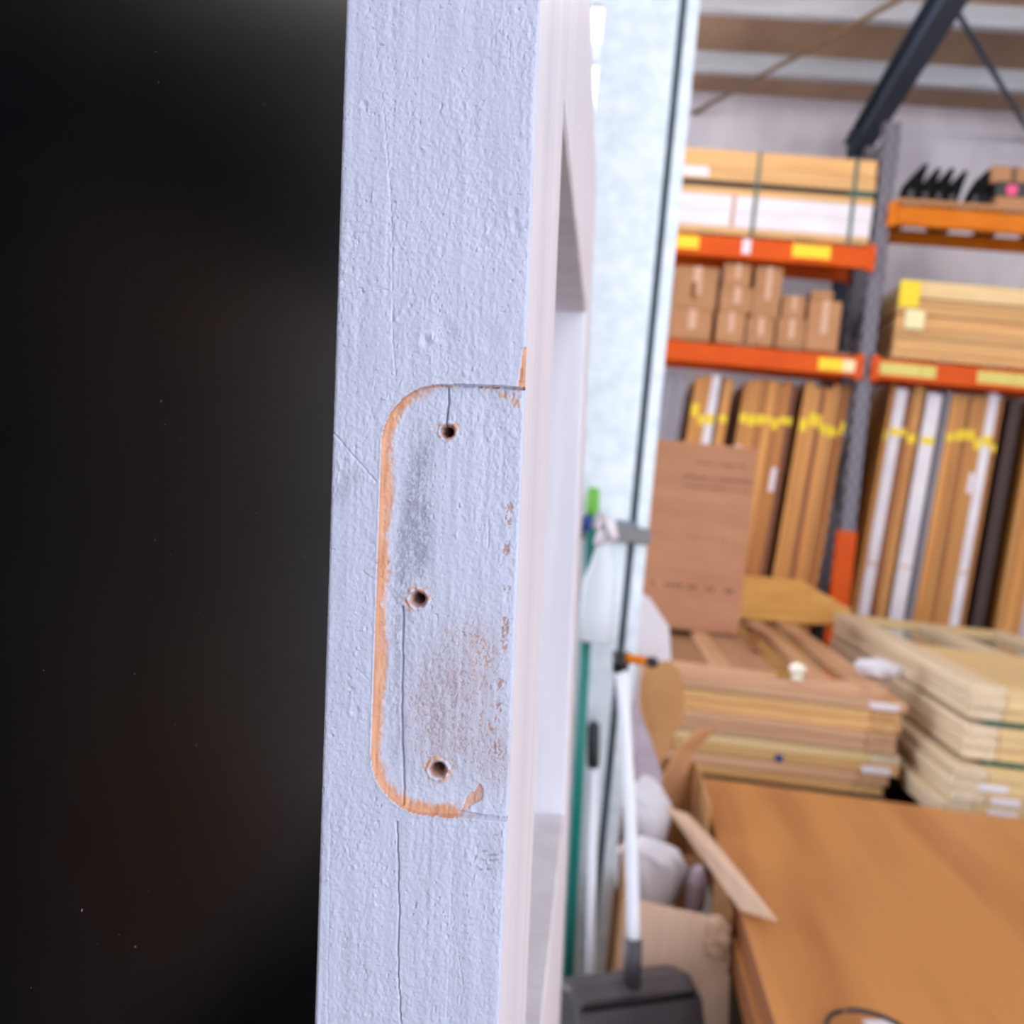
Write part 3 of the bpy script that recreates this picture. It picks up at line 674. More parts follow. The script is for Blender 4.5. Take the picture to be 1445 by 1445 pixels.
# ================================================================== FLUSH SHEET STACK (right foreground)
tl = at(985, 1097, 3.12); TX0, TZ = tl.x, tl.z; TY1 = 3.12; TY0 = 0.70; TX1 = TX0 + 1.22
n_sh = 4; th = 0.038
for i in range(n_sh):
    z1 = TZ - i * th
    lab = ['topmost honey veneer flush sheet of the low stack, grain showing', 'second flush sheet down in the low veneer stack', 'third flush sheet down in the low veneer stack', 'lowest flush sheet of the veneer stack, lying on the bearers'][i]
    dx = (0, 0.006, -0.003, 0.004)[i]
    t = thing('flush_sheet', lab, 'door', (TX0 + dx, TY0, z1 - th), group='flush sheets in the low stack')
    box('face', 0, 1.22, 0, TY1 - TY0, th - 0.004, th, FLUSH, t, 0.001)
    box('core', 0.001, 1.219, 0.001, TY1 - TY0 - 0.001, 0.004, th - 0.004, FLUSH_EDGE, t)
    box('face', 0, 1.22, 0, TY1 - TY0, 0.0005, 0.004, FLUSH, t)
zb_ = TZ - n_sh * th
for i, y in enumerate((0.95, 1.75, 2.6)):
    t = thing('timber_bearer', 'rough timber bearer block under the flush sheets, %s' % ('at the end towards the open doorway', 'in the middle of their length', 'at the end by the door stacks')[i], 'bearer', (TX0 + 0.30, y, 0), group='bearers under the flush sheets')
    box('post', 0.0, 0.8, 0, 0.10, 0, zb_ * 0.5, BEARER, t, 0.003); box('cap', -0.02, 0.82, -0.01, 0.11, zb_ * 0.5, zb_, BEARER, t, 0.003)
# cable loop and slip of paper on top
c0 = at(1228, 1452, 1.6)
d_ = ray(1228, 1470); c0 = CAM + d_ * ((TZ - EYE) / d_.z)
pts = []
for i in range(25):
    q = math.pi * (-0.15 + 1.3 * i / 24); pts.append((c0.x + 0.068 * math.cos(q), c0.y + 0.065 * math.sin(q), TZ + 0.0045 + 0.006 * (1 + math.sin(q))))
prop(tube('cable_loop', [Vector(p_) - Vector((c0.x, c0.y, TZ)) for p_ in pts], 0.0042, BLACKP, None, 8, (c0.x, c0.y, TZ)), 'dark looped cable lying on the honey veneer sheet', 'cable')
d_ = ray(1245, 1446); q = CAM + d_ * ((TZ - EYE) / d_.z)
prop(box('paper_slip', -0.03, 0.03, -0.05, 0.012, 0.0, 0.0012, WHITE_ST, None, loc=(q.x, q.y, TZ + 0.0005), rot=(0, 0, 0.3)), 'white paper slip on the honey veneer sheet by the cable loop', 'paper')
d_ = ray(1180, 1446); q = CAM + d_ * ((TZ - EYE) / d_.z)

# ================================================================== LYING DOOR STACKS
def pallet(name, label, x0, x1, y0, y1, h, group='pallets under the door stacks'):
    t = thing(name, label, 'pallet', (x0, y0, 0), group=group)
    W2, L2 = x1 - x0, y1 - y0
    for i in range(3):
        xx = i * (W2 - 0.1) / 2; box('bearer', xx, xx + 0.1, 0, L2, 0.0, h - 0.022, BEARER, t, 0.002)
    for i in range(9):
        yy = i * (L2 - 0.12) / 8; box('board', 0, W2, yy, yy + 0.12, h - 0.0225, h, BEARER, t, 0.002)
    return t
def lying_door(label, group, x, y, z, w, L_, th_, ms, mr, mp, twist=0.0):
    """framed door lying flat, its short end towards -y"""
    t = thing('stacked_door', label, 'door', (x, y, z), (0, 0, twist), group)
    s = 0.105
    box('stile', 0, s, 0, L_, 0.0004, th_ - 0.0004, ms, t, 0.005); box('stile', w - s, w, 0, L_, 0.0004, th_ - 0.0004, ms, t, 0.005)
    box('rail', s, w - s, 0.0012, 0.12, 0.0004, th_ - 0.0004, mr, t, 0.005); box('rail', s, w - s, L_ - 0.2, L_ - 0.001, 0.0004, th_ - 0.0004, mr, t, 0.005)
    box('panel', s - 0.002, w - s + 0.002, 0.118, L_ - 0.198, th_ * 0.25, th_ * 0.75, mp, t)
    return t
ORD = ['topmost', 'second', 'third', 'fourth', 'fifth', 'sixth', 'seventh', 'eighth', 'ninth', 'tenth', 'eleventh', 'twelfth', 'thirteenth']
# ---- left stack
fr_ = at(1290, 978, 3.7); LX1, LZ, LY0 = fr_.x, fr_.z, 3.7
LX1 -= 0.03; LW, LL = 0.90, 2.04
nL = 10; thL = 0.038
cols = [(RED_Y, RED_X), (RED_Y, RED_X), (PINE_Y, PINE_X), (PINE_Y, PINE_X), (RED_Y, RED_X), (RED_Y, RED_X), (PALE_Y, PALE_X), (PINE_Y, PINE_X), (RED_Y, RED_X), (PINE_Y, PINE_X)]
for i in range(1, nL):
    a_, b_c = cols[i]
    dx = rnd.uniform(-0.012, 0.012) - (0.03 if i > 7 else 0); dy = rnd.uniform(-0.012, 0.012)
    t = lying_door('reddish timber door, %s from the top of the cedar door stack' % ORD[i], 'doors in the cedar door stack', LX1 - LW + dx, LY0 + dy, LZ - (i + 1) * thL, LW, LL, thL, a_, b_c, a_)
    if i in (1, 7):
        o = box('paper_label', LW - 0.13, LW - 0.03, -0.0022, -0.0002, 0.006, 0.030, WHITE_ST, t); o['label'] = 'white paper label'
    if i == 7:
        o = box('blue_dot', 0.47, 0.495, -0.0022, -0.0002, 0.006, 0.032, BLUEP, t); o['label'] = 'small blue sticker'
# the top door: glazed panels, raised stiles
t = thing('glazed_stacked_door', 'topmost reddish door of the cedar stack with smoky panels and a pale knob', 'door', (LX1 - LW - 0.02, LY0 + 0.01, LZ - thL), group='doors in the cedar door stack')
wT = LW - 0.03
box('stile', 0, 0.10, 0, LL, 0, thL, RED_Y, t, 0.003); box('stile', wT - 0.10, wT, 0, LL, 0, thL, RED_Y, t, 0.003)
box('rail', 0.1, wT - 0.1, 0.001, 0.09, 0, thL, RED_X, t, 0.003); box('rail', 0.1, wT - 0.1, LL - 0.1, LL, 0, thL, RED_X, t, 0.003)
box('muntin', 0.26, 0.33, 0.09, LL - 0.1, 0.002, thL - 0.001, RED_Y, t, 0.003)
box('muntin', 0.62, 0.69, 0.09, LL - 0.1, 0.002, thL - 0.001, RED_Y, t, 0.003)
for x0, x1 in ((0.10, 0.26), (0.69, wT - 0.1)):
    box('pane', x0, x1, 0.09, LL - 0.1, thL * 0.35, thL * 0.55, GLASS_B, t)
box('panel', 0.33, 0.50, 0.09, LL - 0.1, thL * 0.3, thL * 0.8, MIDB, t); box('pane', 0.50, 0.62, 0.09, LL - 0.1, thL * 0.35, thL * 0.55, GLASS_B, t)
ob = t
d_ = ray(1125, 950); q = CAM + d_ * ((LZ + 0.02 - EYE) / d_.z)
kx, ky = q.x - t.location.x, q.y - t.location.y
kn = tube('knob', [(kx, ky, thL - 0.004), (kx, ky, thL + 0.008), (kx, ky, thL + 0.012), (kx, ky, thL + 0.018), (kx, ky, thL + 0.026), (kx, ky, thL + 0.036), (kx, ky, thL + 0.046), (kx, ky, thL + 0.054), (kx, ky, thL + 0.058)], [0.022, 0.022, 0.016, 0.022, 0.028, 0.030, 0.027, 0.018, 0.004], mat('ivory_knob', (244, 236, 214), rough=0.25), t, 16)
kn['label'] = 'pale ivory door knob'
tube('knob_spindle', [(kx - 0.075, ky + 0.01, thL + 0.008), (kx - 0.02, ky, thL + 0.012)], 0.011, mat('old_brass', (172, 128, 62), rough=0.35, metal=0.8), t, 10)
cpts = []
for i in range(13):
    s = i / 12; px = 1052 + 24 * s + 6 * math.sin(s * 6.0); py = 886 + 36 * s
    d_ = ray(px, py); q = CAM + d_ * ((LZ + 0.008 - EYE) / d_.z); cpts.append((q.x, q.y, q.z))
o_ = Vector(cpts[6]); o_.z = LZ
prop(tube('curved_trim_strip', [Vector(c_) - o_ + Vector((0, 0, 0.004)) for c_ in cpts], [0.008 + 0.010 * math.sin(math.pi * i / 12) for i in range(13)], MID_Z, None, 8, o_), 'dark curved timber strip lying on the smoky panelled door', 'timber strip')
d_ = ray(1248, 956); q = CAM + d_ * ((LZ + 0.01 - EYE) / d_.z)
crumple('bubble_wrap', Vector((q.x - 0.02, q.y + 0.02, LZ + 0.0355)), 0.055, (1.3, 1.0, 0.55), 21, POLY, 'crumpled grey wrap on the front corner of the cedar door stack', 'white plastic packing')
pallet('timber_pallet', 'timber pallet under the cedar door stack', LX1 - LW, LX1 - 0.02, LY0 + 0.03, LY0 + LL, LZ - nL * thL)
# big carton standing on the stack
cl = at(1048, 868, 4.75)
top = at(1055, 632, 4.75)
CZ0 = LZ; CZ1 = top.z
cr_x = at(1046, 860, 4.75).x
t = thing('printed_carton', 'large brown printed carton standing on the cedar door stack', 'box', (cr_x - 0.62, 4.75, CZ0))
ch = CZ1 - CZ0
box('body', 0, 0.62, 0, 0.42, 0, ch, CARD_D, t, 0.004)
box('lid_seam', 0.002, 0.618, 0.17, 0.22, ch, ch + 0.001, TAPE, t)
rows_ = ((0.90, 30, 0.010, 0.34, 0.58), (0.82, 20, 0.012, 0.30, 0.61), (0.50, 14, 0.007, 0.34, 0.52), (0.235, 18, 0.020, 0.2, 0.58), (0.77, 22, 0.008, 0.3, 0.6))
for fz_, n_, hh, xa, xb in rows_:
    bm = bmesh.new(); step = (xb - xa) / n_; rr = random.Random(int(fz_ * 1000))
    for i in range(n_):
        if rr.random() < 0.14: continue
        x_ = xa + i * step; bm_box(bm, x_, x_ + step * rr.uniform(0.55, 0.85), -0.0012, 0.001, ch * fz_ - hh / 2, ch * fz_ + hh * rr.uniform(0.3, 0.5))
    o = obj('printed_line', me_from(bm, 'print'), INK, t); o['label'] = 'line of blurred brown print'; o['kind'] = 'stuff'
# plywood offcut
zz = LZ + 0.004
def ontop(px, py, z):
    d2_ = ray(px, py); return CAM + d2_ * ((z - EYE) / d2_.z)
PO = [at(*q) for q in ((1036, 870, 5.50), (1041, 812, 5.78), (1130, 820, 5.78), (1202, 862, 5.58), (1198, 871, 5.52), (1110, 876, 5.50))]
PO[0].z = PO[5].z = LZ + 0.007; PO[4].z = max(min(PO[4].z, LZ + 0.03), LZ + 0.007)
org_ = Vector((PO[0].x, PO[0].y, LZ))
prop(obj('plywood_offcut', sheet_me([p_ - org_ for p_ in PO], 0.012, 'plywood_offcut'), mat('yellow_ply', (206, 154, 80), (190, 138, 66), 0.6, (4, 20, 20)), None, org_), 'yellow plywood offcut propped behind the printed carton', 'plywood')

# ---- right stack
f2 = at(1345, 962, 3.42); RX0, RZ, RY0 = f2.x, f2.z, 3.42
RX0 = max(RX0, LX1 + 0.12)
RW, RL, thR = 0.86, 2.04, 0.038
z = RZ
nR = 11
t = thing('glazed_pine_door', 'topmost pale door of the pine stack with two glass lights', 'door', (RX0, RY0, z - thR), group='doors in the pine door stack')
box('stile', 0, 0.11, 0, RL, 0, thR, PALE_Y, t, 0.003); box('stile', RW - 0.11, RW, 0, RL, 0, thR, PALE_Y, t, 0.003)
box('rail', 0.11, RW - 0.11, 0.001, 0.62, 0.0, thR - 0.002, PALE_X, t, 0.003); box('rail', 0.11, RW - 0.11, 1.36, RL - 0.001, 0, thR, PALE_X, t, 0.003) if False else box('rail', 0.11, RW - 0.11, RL - 0.18, RL - 0.001, 0, thR, PALE_X, t, 0.003)
box('rail', 0.11, RW - 0.11, 0.62, 0.98, 0, thR, PALE_X, t, 0.003)
box('mullion', RW / 2 - 0.06, RW / 2 + 0.06, 0.98, RL - 0.18, 0, thR, PALE_Y, t, 0.003)
for x0, x1 in ((0.11, RW / 2 - 0.06), (RW / 2 + 0.06, RW - 0.11)): box('glass_light', x0, x1, 0.98, RL - 0.18, thR * 0.35, thR * 0.5, GLASS_F, t)
z -= thR
k = 0
for i in range(1, nR):
    if i in (3, 6):
        o = thing('green_packer', 'dark green packer strip %s in the pine door stack' % ('under the third door' if i == 3 else 'under the sixth door'), 'packer', (RX0 + 0.06, RY0 - 0.004, z - 0.014), group='green packers in the pine stack')
        box('strip', 0, RW - 0.1, 0, 0.10, 0, 0.014, FELT, o, 0.002); box('strip', 0, 0.09, 0.6, 1.9, 0, 0.014, FELT, o, 0.002)
        z -= 0.014
    dx = rnd.uniform(-0.008, 0.008) - (0.05 if i > 5 else 0) - (0.03 if i > 8 else 0); dy = rnd.uniform(-0.012, 0.01)
    dx = max(dx, LX1 - RX0 + 0.02 if False else dx)
    t = lying_door('pale pine door, %s from the top of the pine door stack' % ORD[i], 'doors in the pine door stack', RX0 + dx, RY0 + dy - (0.06 if i > 5 else 0), z - thR, RW, RL, thR, PALE_Y, PALE_X, PALE_Y)
    if i in (7, 8, 9):
        x_ = 0.09 + 0.03 * (i - 7); o = box('paper_label', x_, x_ + 0.09, -0.0022, -0.0002, 0.008, 0.030, WHITE_ST, t); o['label'] = 'white paper label'
    z -= thR
pallet('timber_pallet', 'timber pallet under the pine door stack', RX0, RX0 + RW, RY0 + 0.03, RY0 + RL, z)

# ================================================================== PALLET RACKS
RKY = 6.15; RKD = 0.50
def post_mat(name, c1, c2):
    m = bpy.data.materials.new(name); m.use_nodes = True; N = m.node_tree.nodes; L = m.node_tree.links; b = N['Principled BSDF']
    tc = N.new('ShaderNodeTexCoord'); mp = N.new('ShaderNodeMapping'); mp.inputs['Scale'].default_value = (40, 40, 20)
    L.new(tc.outputs['Object'], mp.inputs[0]); ck = N.new('ShaderNodeTexChecker'); ck.inputs['Scale'].default_value = 1.0
    ck.inputs['Color1'].default_value = S(c1); ck.inputs['Color2'].default_value = S(c2); L.new(mp.outputs[0], ck.inputs['Vector'])
    L.new(ck.outputs['Color'], b.inputs['Base Color']); b.inputs['Roughness'].default_value = 0.5; b.inputs['Metallic'].default_value = 0.3
    return m
POSTM = post_mat('perforated_galvanised_post', (128, 122, 130), (78, 72, 82))
def rack_post(parent, x, y, h, name):
    bm = bmesh.new()
    bm_box(bm, -0.045, 0.045, 0, 0.004, 0, h); bm_box(bm, -0.045, -0.041, 0, 0.07, 0, h); bm_box(bm, 0.041, 0.045, 0, 0.07, 0, h)
    bm_box(bm, -0.045, -0.02, 0.066, 0.07, 0, h); bm_box(bm, 0.02, 0.045, 0.066, 0.07, 0, h)
    # rows of keyhole slots standing on the face
    o_ = obj(name, me_from(bm, name), POSTM, parent, (x, y, 0)); return o_
PX = at(1222, 520, RKY).x
Zb1 = at(1232, 535, RKY).z; Zt1 = at(1232, 506, RKY).z
Zt2 = at(1240, 352, RKY).z; Zb2 = at(1240, 382, RKY).z
ZtR = at(1260, 291, RKY).z; ZbR = at(1260, 318, RKY).z
HP = at(1262, 172, RKY).z
rk = thing('pallet_rack', 'orange and galvanised pallet rack standing along the foil back wall', 'rack', (0, RKY, 0))
PL = PX - 2.8; PR = PX + 2.85
for j, x in enumerate((PL, PX, PR)):
    rack_post(rk, x, 0, HP, 'front_post'); o = rack_post(rk, x, RKD - 0.07, HP, 'rear_post')
    zz = 0.25; s = 0
    while zz < HP - 0.5:
        p0, p1 = (0.05, RKD - 0.05) if s % 2 == 0 else (RKD - 0.05, 0.05)
        tube('lattice_brace', [(x, p0, zz), (x, p1, zz + 0.42)], 0.014, GALV_D, rk, 6); zz += 0.42; s += 1
    tube('lattice_brace', [(x, 0.05, HP - 0.06), (x, RKD - 0.05, HP - 0.06)], 0.014, GALV_D, rk, 6)
    box('foot_plate', x - 0.07, x + 0.07, -0.03, 0.10, 0, 0.006, GALV_D, rk); box('foot_plate', x - 0.07, x + 0.07, RKD - 0.1, RKD + 0.03, 0, 0.006, GALV_D, rk)
gz_ = at(1200, 750, RKY).z
bm = bmesh.new(); bm_box(bm, -0.052, 0.052, -0.014, -0.002, 0, gz_, 0.004); bm_box(bm, -0.052, -0.046, -0.01, 0.07, 0, gz_); bm_box(bm, 0.046, 0.052, -0.01, 0.07, 0, gz_)
o = obj('post_guard', me_from(bm, 'guard'), ORANGE, rk, (PX, 0, 0)); o['label'] = 'orange post guard'
def beam(x0, x1, z0, z1, y, m, front=True):
    o_ = box('beam', x0 + 0.046, x1 - 0.046, y, y + 0.045, z0, z1, m, rk, 0.006)
    s = -1 if front else 1
    yy = (y - 0.010, y + 0.03) if front else (y + 0.02, y + 0.06)
    for xx in (x0 + 0.046, x1 - 0.046):
        box('beam_end_plate', xx - 0.022, xx + 0.022, yy[0], yy[1], z0 - 0.015, z1 + 0.015, m, rk, 0.003)
    return o_
for (x0, x1, z0, z1, m) in ((PL, PX, Zb1, Zt1, ORANGE), (PX, PR, Zb1, Zt1, ORANGE), (PL, PX, Zb2, Zt2, ORANGE), (PX, PR, ZbR, ZtR, ORANGE2)):
    beam(x0, x1, z0, z1, -0.03, m); beam(x0, x1, z0 + 0.03, z1, RKD - 0.03, m, False)
def deck(x0, x1, z, lab):
    n_ = 10
    for i in range(n_):
        xx = x0 + 0.10 + i * (x1 - x0 - 0.32) / (n_ - 1); box('deck_board', xx, xx + 0.12, -0.028, RKD + 0.01, z, z + 0.018, BEARER, rk, 0.002)
deck(PL, PX, Zt1, ''); deck(PX, PR, Zt1, ''); deck(PL, PX, Zt2, ''); deck(PX, PR, ZtR, '')
DK = 0.018
def beam_label(name, px0, px1, py, m, h, z=None, lab=None, zc=None):
    a_ = at(px0, py, RKY - 0.03); b2_ = at(px1, py, RKY - 0.03); zc = zc if zc is not None else (a_.z + b2_.z) / 2
    o_ = box(name, a_.x, b2_.x, -0.0325, -0.0298, zc - h / 2, zc + h / 2, m, rk)
    if lab: o_['label'] = lab
    return o_
zc2 = (Zb2 + Zt2) / 2; zc1 = (Zb1 + Zt1) / 2
beam_label('beam_label', 955, 986, 345, YELLOW, 0.075, lab='yellow load label', zc=zc2 + 0.01); beam_label('beam_label', 1118, 1172, 356, YELLOW, 0.075, lab='yellow load label', zc=zc2 + 0.01)
beam_label('beam_tag', 1047, 1059, 352, WHITE_ST, 0.085, lab='white paper tag', zc=zc2 + 0.01)
beam_label('beam_label', 1155, 1190, 512, YELLOW, 0.07, lab='yellow load label', zc=zc1); beam_label('beam_tag', 1190, 1207, 512, CREAM, 0.07, lab='cream tag', zc=zc1)
beam_label('reflective_strip', 1238, 1322, 518, LIME, 0.07, lab='lime reflective strip', zc=zc1 + 0.005); beam_label('reflective_strip', 1380, 1470, 525, LIME, 0.07, lab='lime reflective strip', zc=zc1 + 0.005)

# ---- cartons on the lower left shelf
zsh = Zt1 + DK
def carton(px0, px1, ztop_px, label, y=RKY + 0.02, z0=zsh, dep=0.46, m=CARD, tape=True, pyb=470):
    x0 = at(px0, pyb, y).x; x1 = at(px1, pyb, y).x; zt_ = at((px0 + px1) / 2, ztop_px, y).z
    t_ = thing('carton', label, 'box', (x0, y, z0), group='cartons on the lower rack shelf')
    h_ = zt_ - z0; w__ = x1 - x0
    box('body', 0, w__, 0, dep, 0, h_, m, t_, 0.003)
    if tape: box('tape', w__ * 0.42, w__ * 0.62, -0.0012, 0.001, h_ * 0.35, h_ + 0.0, TAPE, t_)
    box('tape_top', w__ * 0.42, w__ * 0.62, 0, dep, h_ - 0.001, h_ + 0.0012, TAPE, t_)
    return t_, zt_
t, z1 = carton(945, 1003, 436, 'wide carton at the shelf end by the steel column, lower of its pile')
t2, _ = carton(951, 1012, 376, 'wide upper carton at the shelf end by the steel column', z0=z1 + 0.002, pyb=410)
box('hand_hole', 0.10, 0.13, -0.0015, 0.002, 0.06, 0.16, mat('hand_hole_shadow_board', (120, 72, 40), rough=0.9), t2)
t, z1 = carton(1010, 1050, 440, 'lower narrow carton under the tallest carton pile')
t, z2 = carton(1016, 1062, 405, 'middle carton of the tallest carton pile', z0=z1 + 0.002, pyb=425); t, z3 = carton(1022, 1060, 372, 'topmost small carton of the tallest carton pile', z0=z2 + 0.002, pyb=385)
t, z1b = carton(1053, 1092, 448, 'low square carton between the two carton piles'); t, z2b = carton(1064, 1102, 376, 'tall narrow carton standing on the low square carton', z0=z1b + 0.002, pyb=415)
t, z1c = carton(1096, 1136, 450, 'carton with a tape strip under the leaning shelf pile'); t, z2c = carton(1104, 1136, 417, 'upper carton of the pile next to the rack post', z0=z1c + 0.002, pyb=435)
t, z1d = carton(1138, 1184, 424, 'square carton nearest the rack post on the lower shelf')
t, z2d = carton(1146, 1176, 410, 'flat carton on top of the square carton by the rack post', z0=z1d + 0.002, pyb=418, tape=False)

# ---- bundle on the upper left shelf: crosswise doors
zsh2 = Zt2 + DK
BX1_ = at(1234, 290, RKY).x; BLn = 2.3; BX0_ = BX1_ - BLn
ztb = at(1230, 226, RKY).z
hh = ztb - zsh2
lay = [(0.09, PINE_X, 'bottom orange pine door of the strapped bundle', 'pine'), (0.19, PAINT_W2, 'lower white door of the strapped bundle', 'w'), (0.19, PAINT_W2, 'upper white door of the strapped bundle', 'w'), (0.09, PINE_X, 'pine door above the white doors in the strapped bundle', 'p'),
       (0.07, DKPAD, 'dark packing strip between the strapped pine doors', 'd'), (0.18, PINE_X, 'pine door under the top one in the strapped bundle', 'p'), (0.19, PINE_X, 'topmost pine door of the strapped bundle', 'p')]
z = zsh2
for i, (f, m, lab, kd) in enumerate(lay):
    h_ = hh * f
    if kd == 'd':
        t = thing('packing_strip', lab, 'packer', (BX0_, RKY + 0.0, z)); box('strip', 0, BLn, 0.0, 0.76, 0, h_, m, t, 0.002)
        o = box('green_patch', BLn - 0.16, BLn - 0.005, -0.003, 0.01, 0.001, h_ - 0.001, FELT, t)
    else:
        t = thing('bundled_door', lab, 'door', (BX0_ + rnd.uniform(-0.01, 0), RKY + 0.0, z), group='strapped bundle of doors')
        box('edge_stile', 0, BLn, 0.0, 0.10, 0.0006, h_ - 0.0006, m, t, 0.003); box('edge_stile', 0, BLn, 0.66, 0.76, 0.0006, h_ - 0.0006, m, t, 0.003)
        box('panel', 0.0, BLn, 0.098, 0.662, h_ * 0.2, h_ * 0.8, m, t)
        box('end_rail', 0.002, 0.12, 0.098, 0.662, 0.001, h_ - 0.001, m, t, 0.002); box('end_rail', BLn - 0.12, BLn - 0.002, 0.098, 0.662, 0.001, h_ - 0.001, m, t, 0.002)
        if i == 5: box('paper_label', at(962, 235, RKY).x - BX0_, at(1002, 235, RKY).x - BX0_, -0.003, 0.001, h_ * 0.2, h_ * 0.85, WHITE_ST, t)
        if kd == 'w': xx = at(1036, 300, RKY).x - BX0_; box('brown_patch', xx - 0.012, xx + 0.012, -0.003, 0.001, h_ * 0.05, h_ * 0.95, mat('brown_tape', (190, 150, 128), rough=0.6), t)
    z += h_
for i, px in enumerate((1066, 1204)):
    xx = at(px, 280, RKY).x
    t = thing('packing_strap', ['green packing strap round the door bundle, further from the rack post', 'green packing strap round the door bundle, close to the rack post'][i], 'strap', (xx, RKY, zsh2), group='straps on the door bundle')
    box('front_run', -0.011, 0.011, -0.005, -0.0035, 0.0, hh + 0.003, STRAP, t); box('top_run', -0.011, 0.011, -0.005, 0.765, hh + 0.0005, hh + 0.003, STRAP, t)
    box('back_run', -0.011, 0.011, 0.762, 0.765, 0.0, hh + 0.003, STRAP, t)

# ---- right bay, middle shelf: pale doors crosswise
x0 = at(1266, 450, RKY).x; ztp = at(1272, 394, RKY).z
N_ = 8; H_ = ztp - zsh; ht = H_ * 0.24
for i in range(N_):
    h_ = (H_ - ht) / N_
    t = thing('shelved_door', 'honey pine door, %s from the bottom of the shelved pine pile' % ('lowest' if i == 0 else ORD[i]), 'door', (x0 + rnd.uniform(-0.008, 0.008), RKY + rnd.uniform(-0.012, 0.012), zsh + i * h_), group='doors piled on the middle shelf')
    box('edge_stile', 0, 2.04, 0, 0.1, 0.0006, h_ - 0.0006, PINE_X, t, 0.003); box('edge_stile', 0, 2.04, 0.68, 0.78, 0.0006, h_ - 0.0006, PINE_X, t, 0.003); box('panel', 0.002, 2.03, 0.098, 0.682, h_ * 0.2, h_ * 0.8, PINE_X, t)
t = thing('shelved_door', 'thick pale door lying on top of the shelved pine pile', 'door', (x0 + 0.01, RKY - 0.005, ztp - ht), group='doors piled on the middle shelf')
box('edge_stile', 0, 2.04, 0, 0.1, 0.01, ht, PALE_X, t, 0.004); box('edge_stile', 0, 2.04, 0.68, 0.78, 0.01, ht, PALE_X, t, 0.004); box('panel', 0, 2.04, 0.098, 0.682, 0.01, ht * 0.8, PALE_X, t)
box('batten', 0.12, 2.0, 0.03, 0.06, 0.0, 0.012, BEARER, t); box('batten', 0.12, 2.0, 0.70, 0.73, 0.0, 0.012, BEARER, t)
def note(name, px0, py0, px1, py1, m, lab):
    a_ = at(px0, py0, RKY - 0.018); b2_ = at(px1, py1, RKY - 0.018)
    return prop(box(name, 0, b2_.x - a_.x, -0.001, 0.008, 0, a_.z - b2_.z, m, None, loc=(a_.x, RKY - 0.018, b2_.z)), lab, 'note')
note('paper_note', 1272, 395, 1296, 434, YELLOW, 'yellow paper note hanging on the shelved pine doors'); note('paper_note', 1279, 436, 1303, 465, CREAM, 'cream paper note stuck below the yellow note')

# ---- right bay, top shelf
zshR = ZtR + DK
xl = at(1262, 288, RKY).x
t = thing('flat_board', 'flat tan board lying along the amber top beam', 'board', (xl, RKY - 0.02, zshR)); box('sheet', 0, 1.9, 0, 0.30, 0, 0.028, PINE_X, t, 0.002); box('edge_lip', 0.0, 1.9, -0.004, 0.004, 0.002, 0.026, CARD, t)
zf_ = zshR + 0.028
for i, (px0, px1, pyt, lab) in enumerate(((1271, 1293, 230, 'tall black folder at the post end of the top shelf'), (1294, 1312, 236, 'black folder second from the post end of the top shelf'), (1313, 1331, 236, 'black folder in the middle of the top shelf row'), (1332, 1350, 240, 'black folder second last in the top shelf row'), (1366, 1382, 240, 'black folder standing apart next to the tan carton'))):
    a_ = at(px0, 288, RKY + 0.05); b2_ = at(px1, 288, RKY + 0.05); c_ = at(px1 + 2, pyt, RKY + 0.05)
    t = thing('black_folder', lab, 'folder', (a_.x, RKY + 0.05, zf_), group='black folders on the top shelf')
    w__ = (b2_.x - a_.x); h_ = c_.z - zf_
    bm = bmesh.new(); vv = []
    for yy in (0, 0.2):
        vv.append([bm.verts.new((x_, yy, z_)) for x_, z_ in ((0, 0), (w__, 0), (w__ + 0.045, h_), (w__ + 0.02, h_), (0.045, h_ * 0.66))])
    bm.faces.new(vv[0]); bm.faces.new(vv[1][::-1])
    for k_ in range(5): bm.faces.new((vv[0][(k_ + 1) % 5], vv[0][k_], vv[1][k_], vv[1][(k_ + 1) % 5]))
    cs = obj('case', me_from(bm, 'case'), BLACKM, t)
    box('spine_label', w__ * 0.4, w__ * 0.75, -0.0012, 0.001, h_ * 0.12, h_ * 0.3, DGREY, cs)
a_ = at(1404, 300, RKY); zB = at(1420, 277, RKY).z; zC = at(1420, 256, RKY).z; zD = at(1420, 236, RKY).z
t = thing('tan_carton', 'tan carton on the top shelf under the black lidded one', 'box', (a_.x, RKY, zf_)); box('body', 0, 0.42, 0, 0.35, 0, zB - zf_, CARD, t, 0.003); box('tape', 0.18, 0.23, -0.001, 0.001, 0, zB - zf_, TAPE, t)
t = thing('black_flat_box', 'flat black box with a round pink sticker on the tan carton', 'box', (a_.x - 0.01, RKY, zB)); box('body', 0, 0.42, 0, 0.35, 0, (zC - zB), BLACKP, t, 0.003)
pk = at(1428, 268, RKY) - t.location; tube('sticker', [(pk.x, -0.003, (zC - zB) * 0.45), (pk.x, 0.001, (zC - zB) * 0.45)], 0.032, PINK, t, 20)
t = thing('upper_carton', 'brown carton on top of the flat black box', 'box', (a_.x - 0.03, RKY + 0.04, zC)); box('body', 0, 0.44, 0, 0.3, 0, zD - zC + 0.02, CARD, t, 0.003); box('tape', 0.11, 0.14, -0.001, 0.001, 0, zD - zC + 0.02, mat('dark_tape', (96, 66, 48), rough=0.6), t)

# ================================================================== UPRIGHT DOORS UNDER THE RACK
DH = 2.04
LEAN = math.radians(3.4)
GREYD = mat('grey_primed_door', (150, 144, 152), (136, 130, 138), 0.6, (6, 6, 2))
PLUMD = mat('plum_painted_door', (92, 62, 70), rough=0.6)
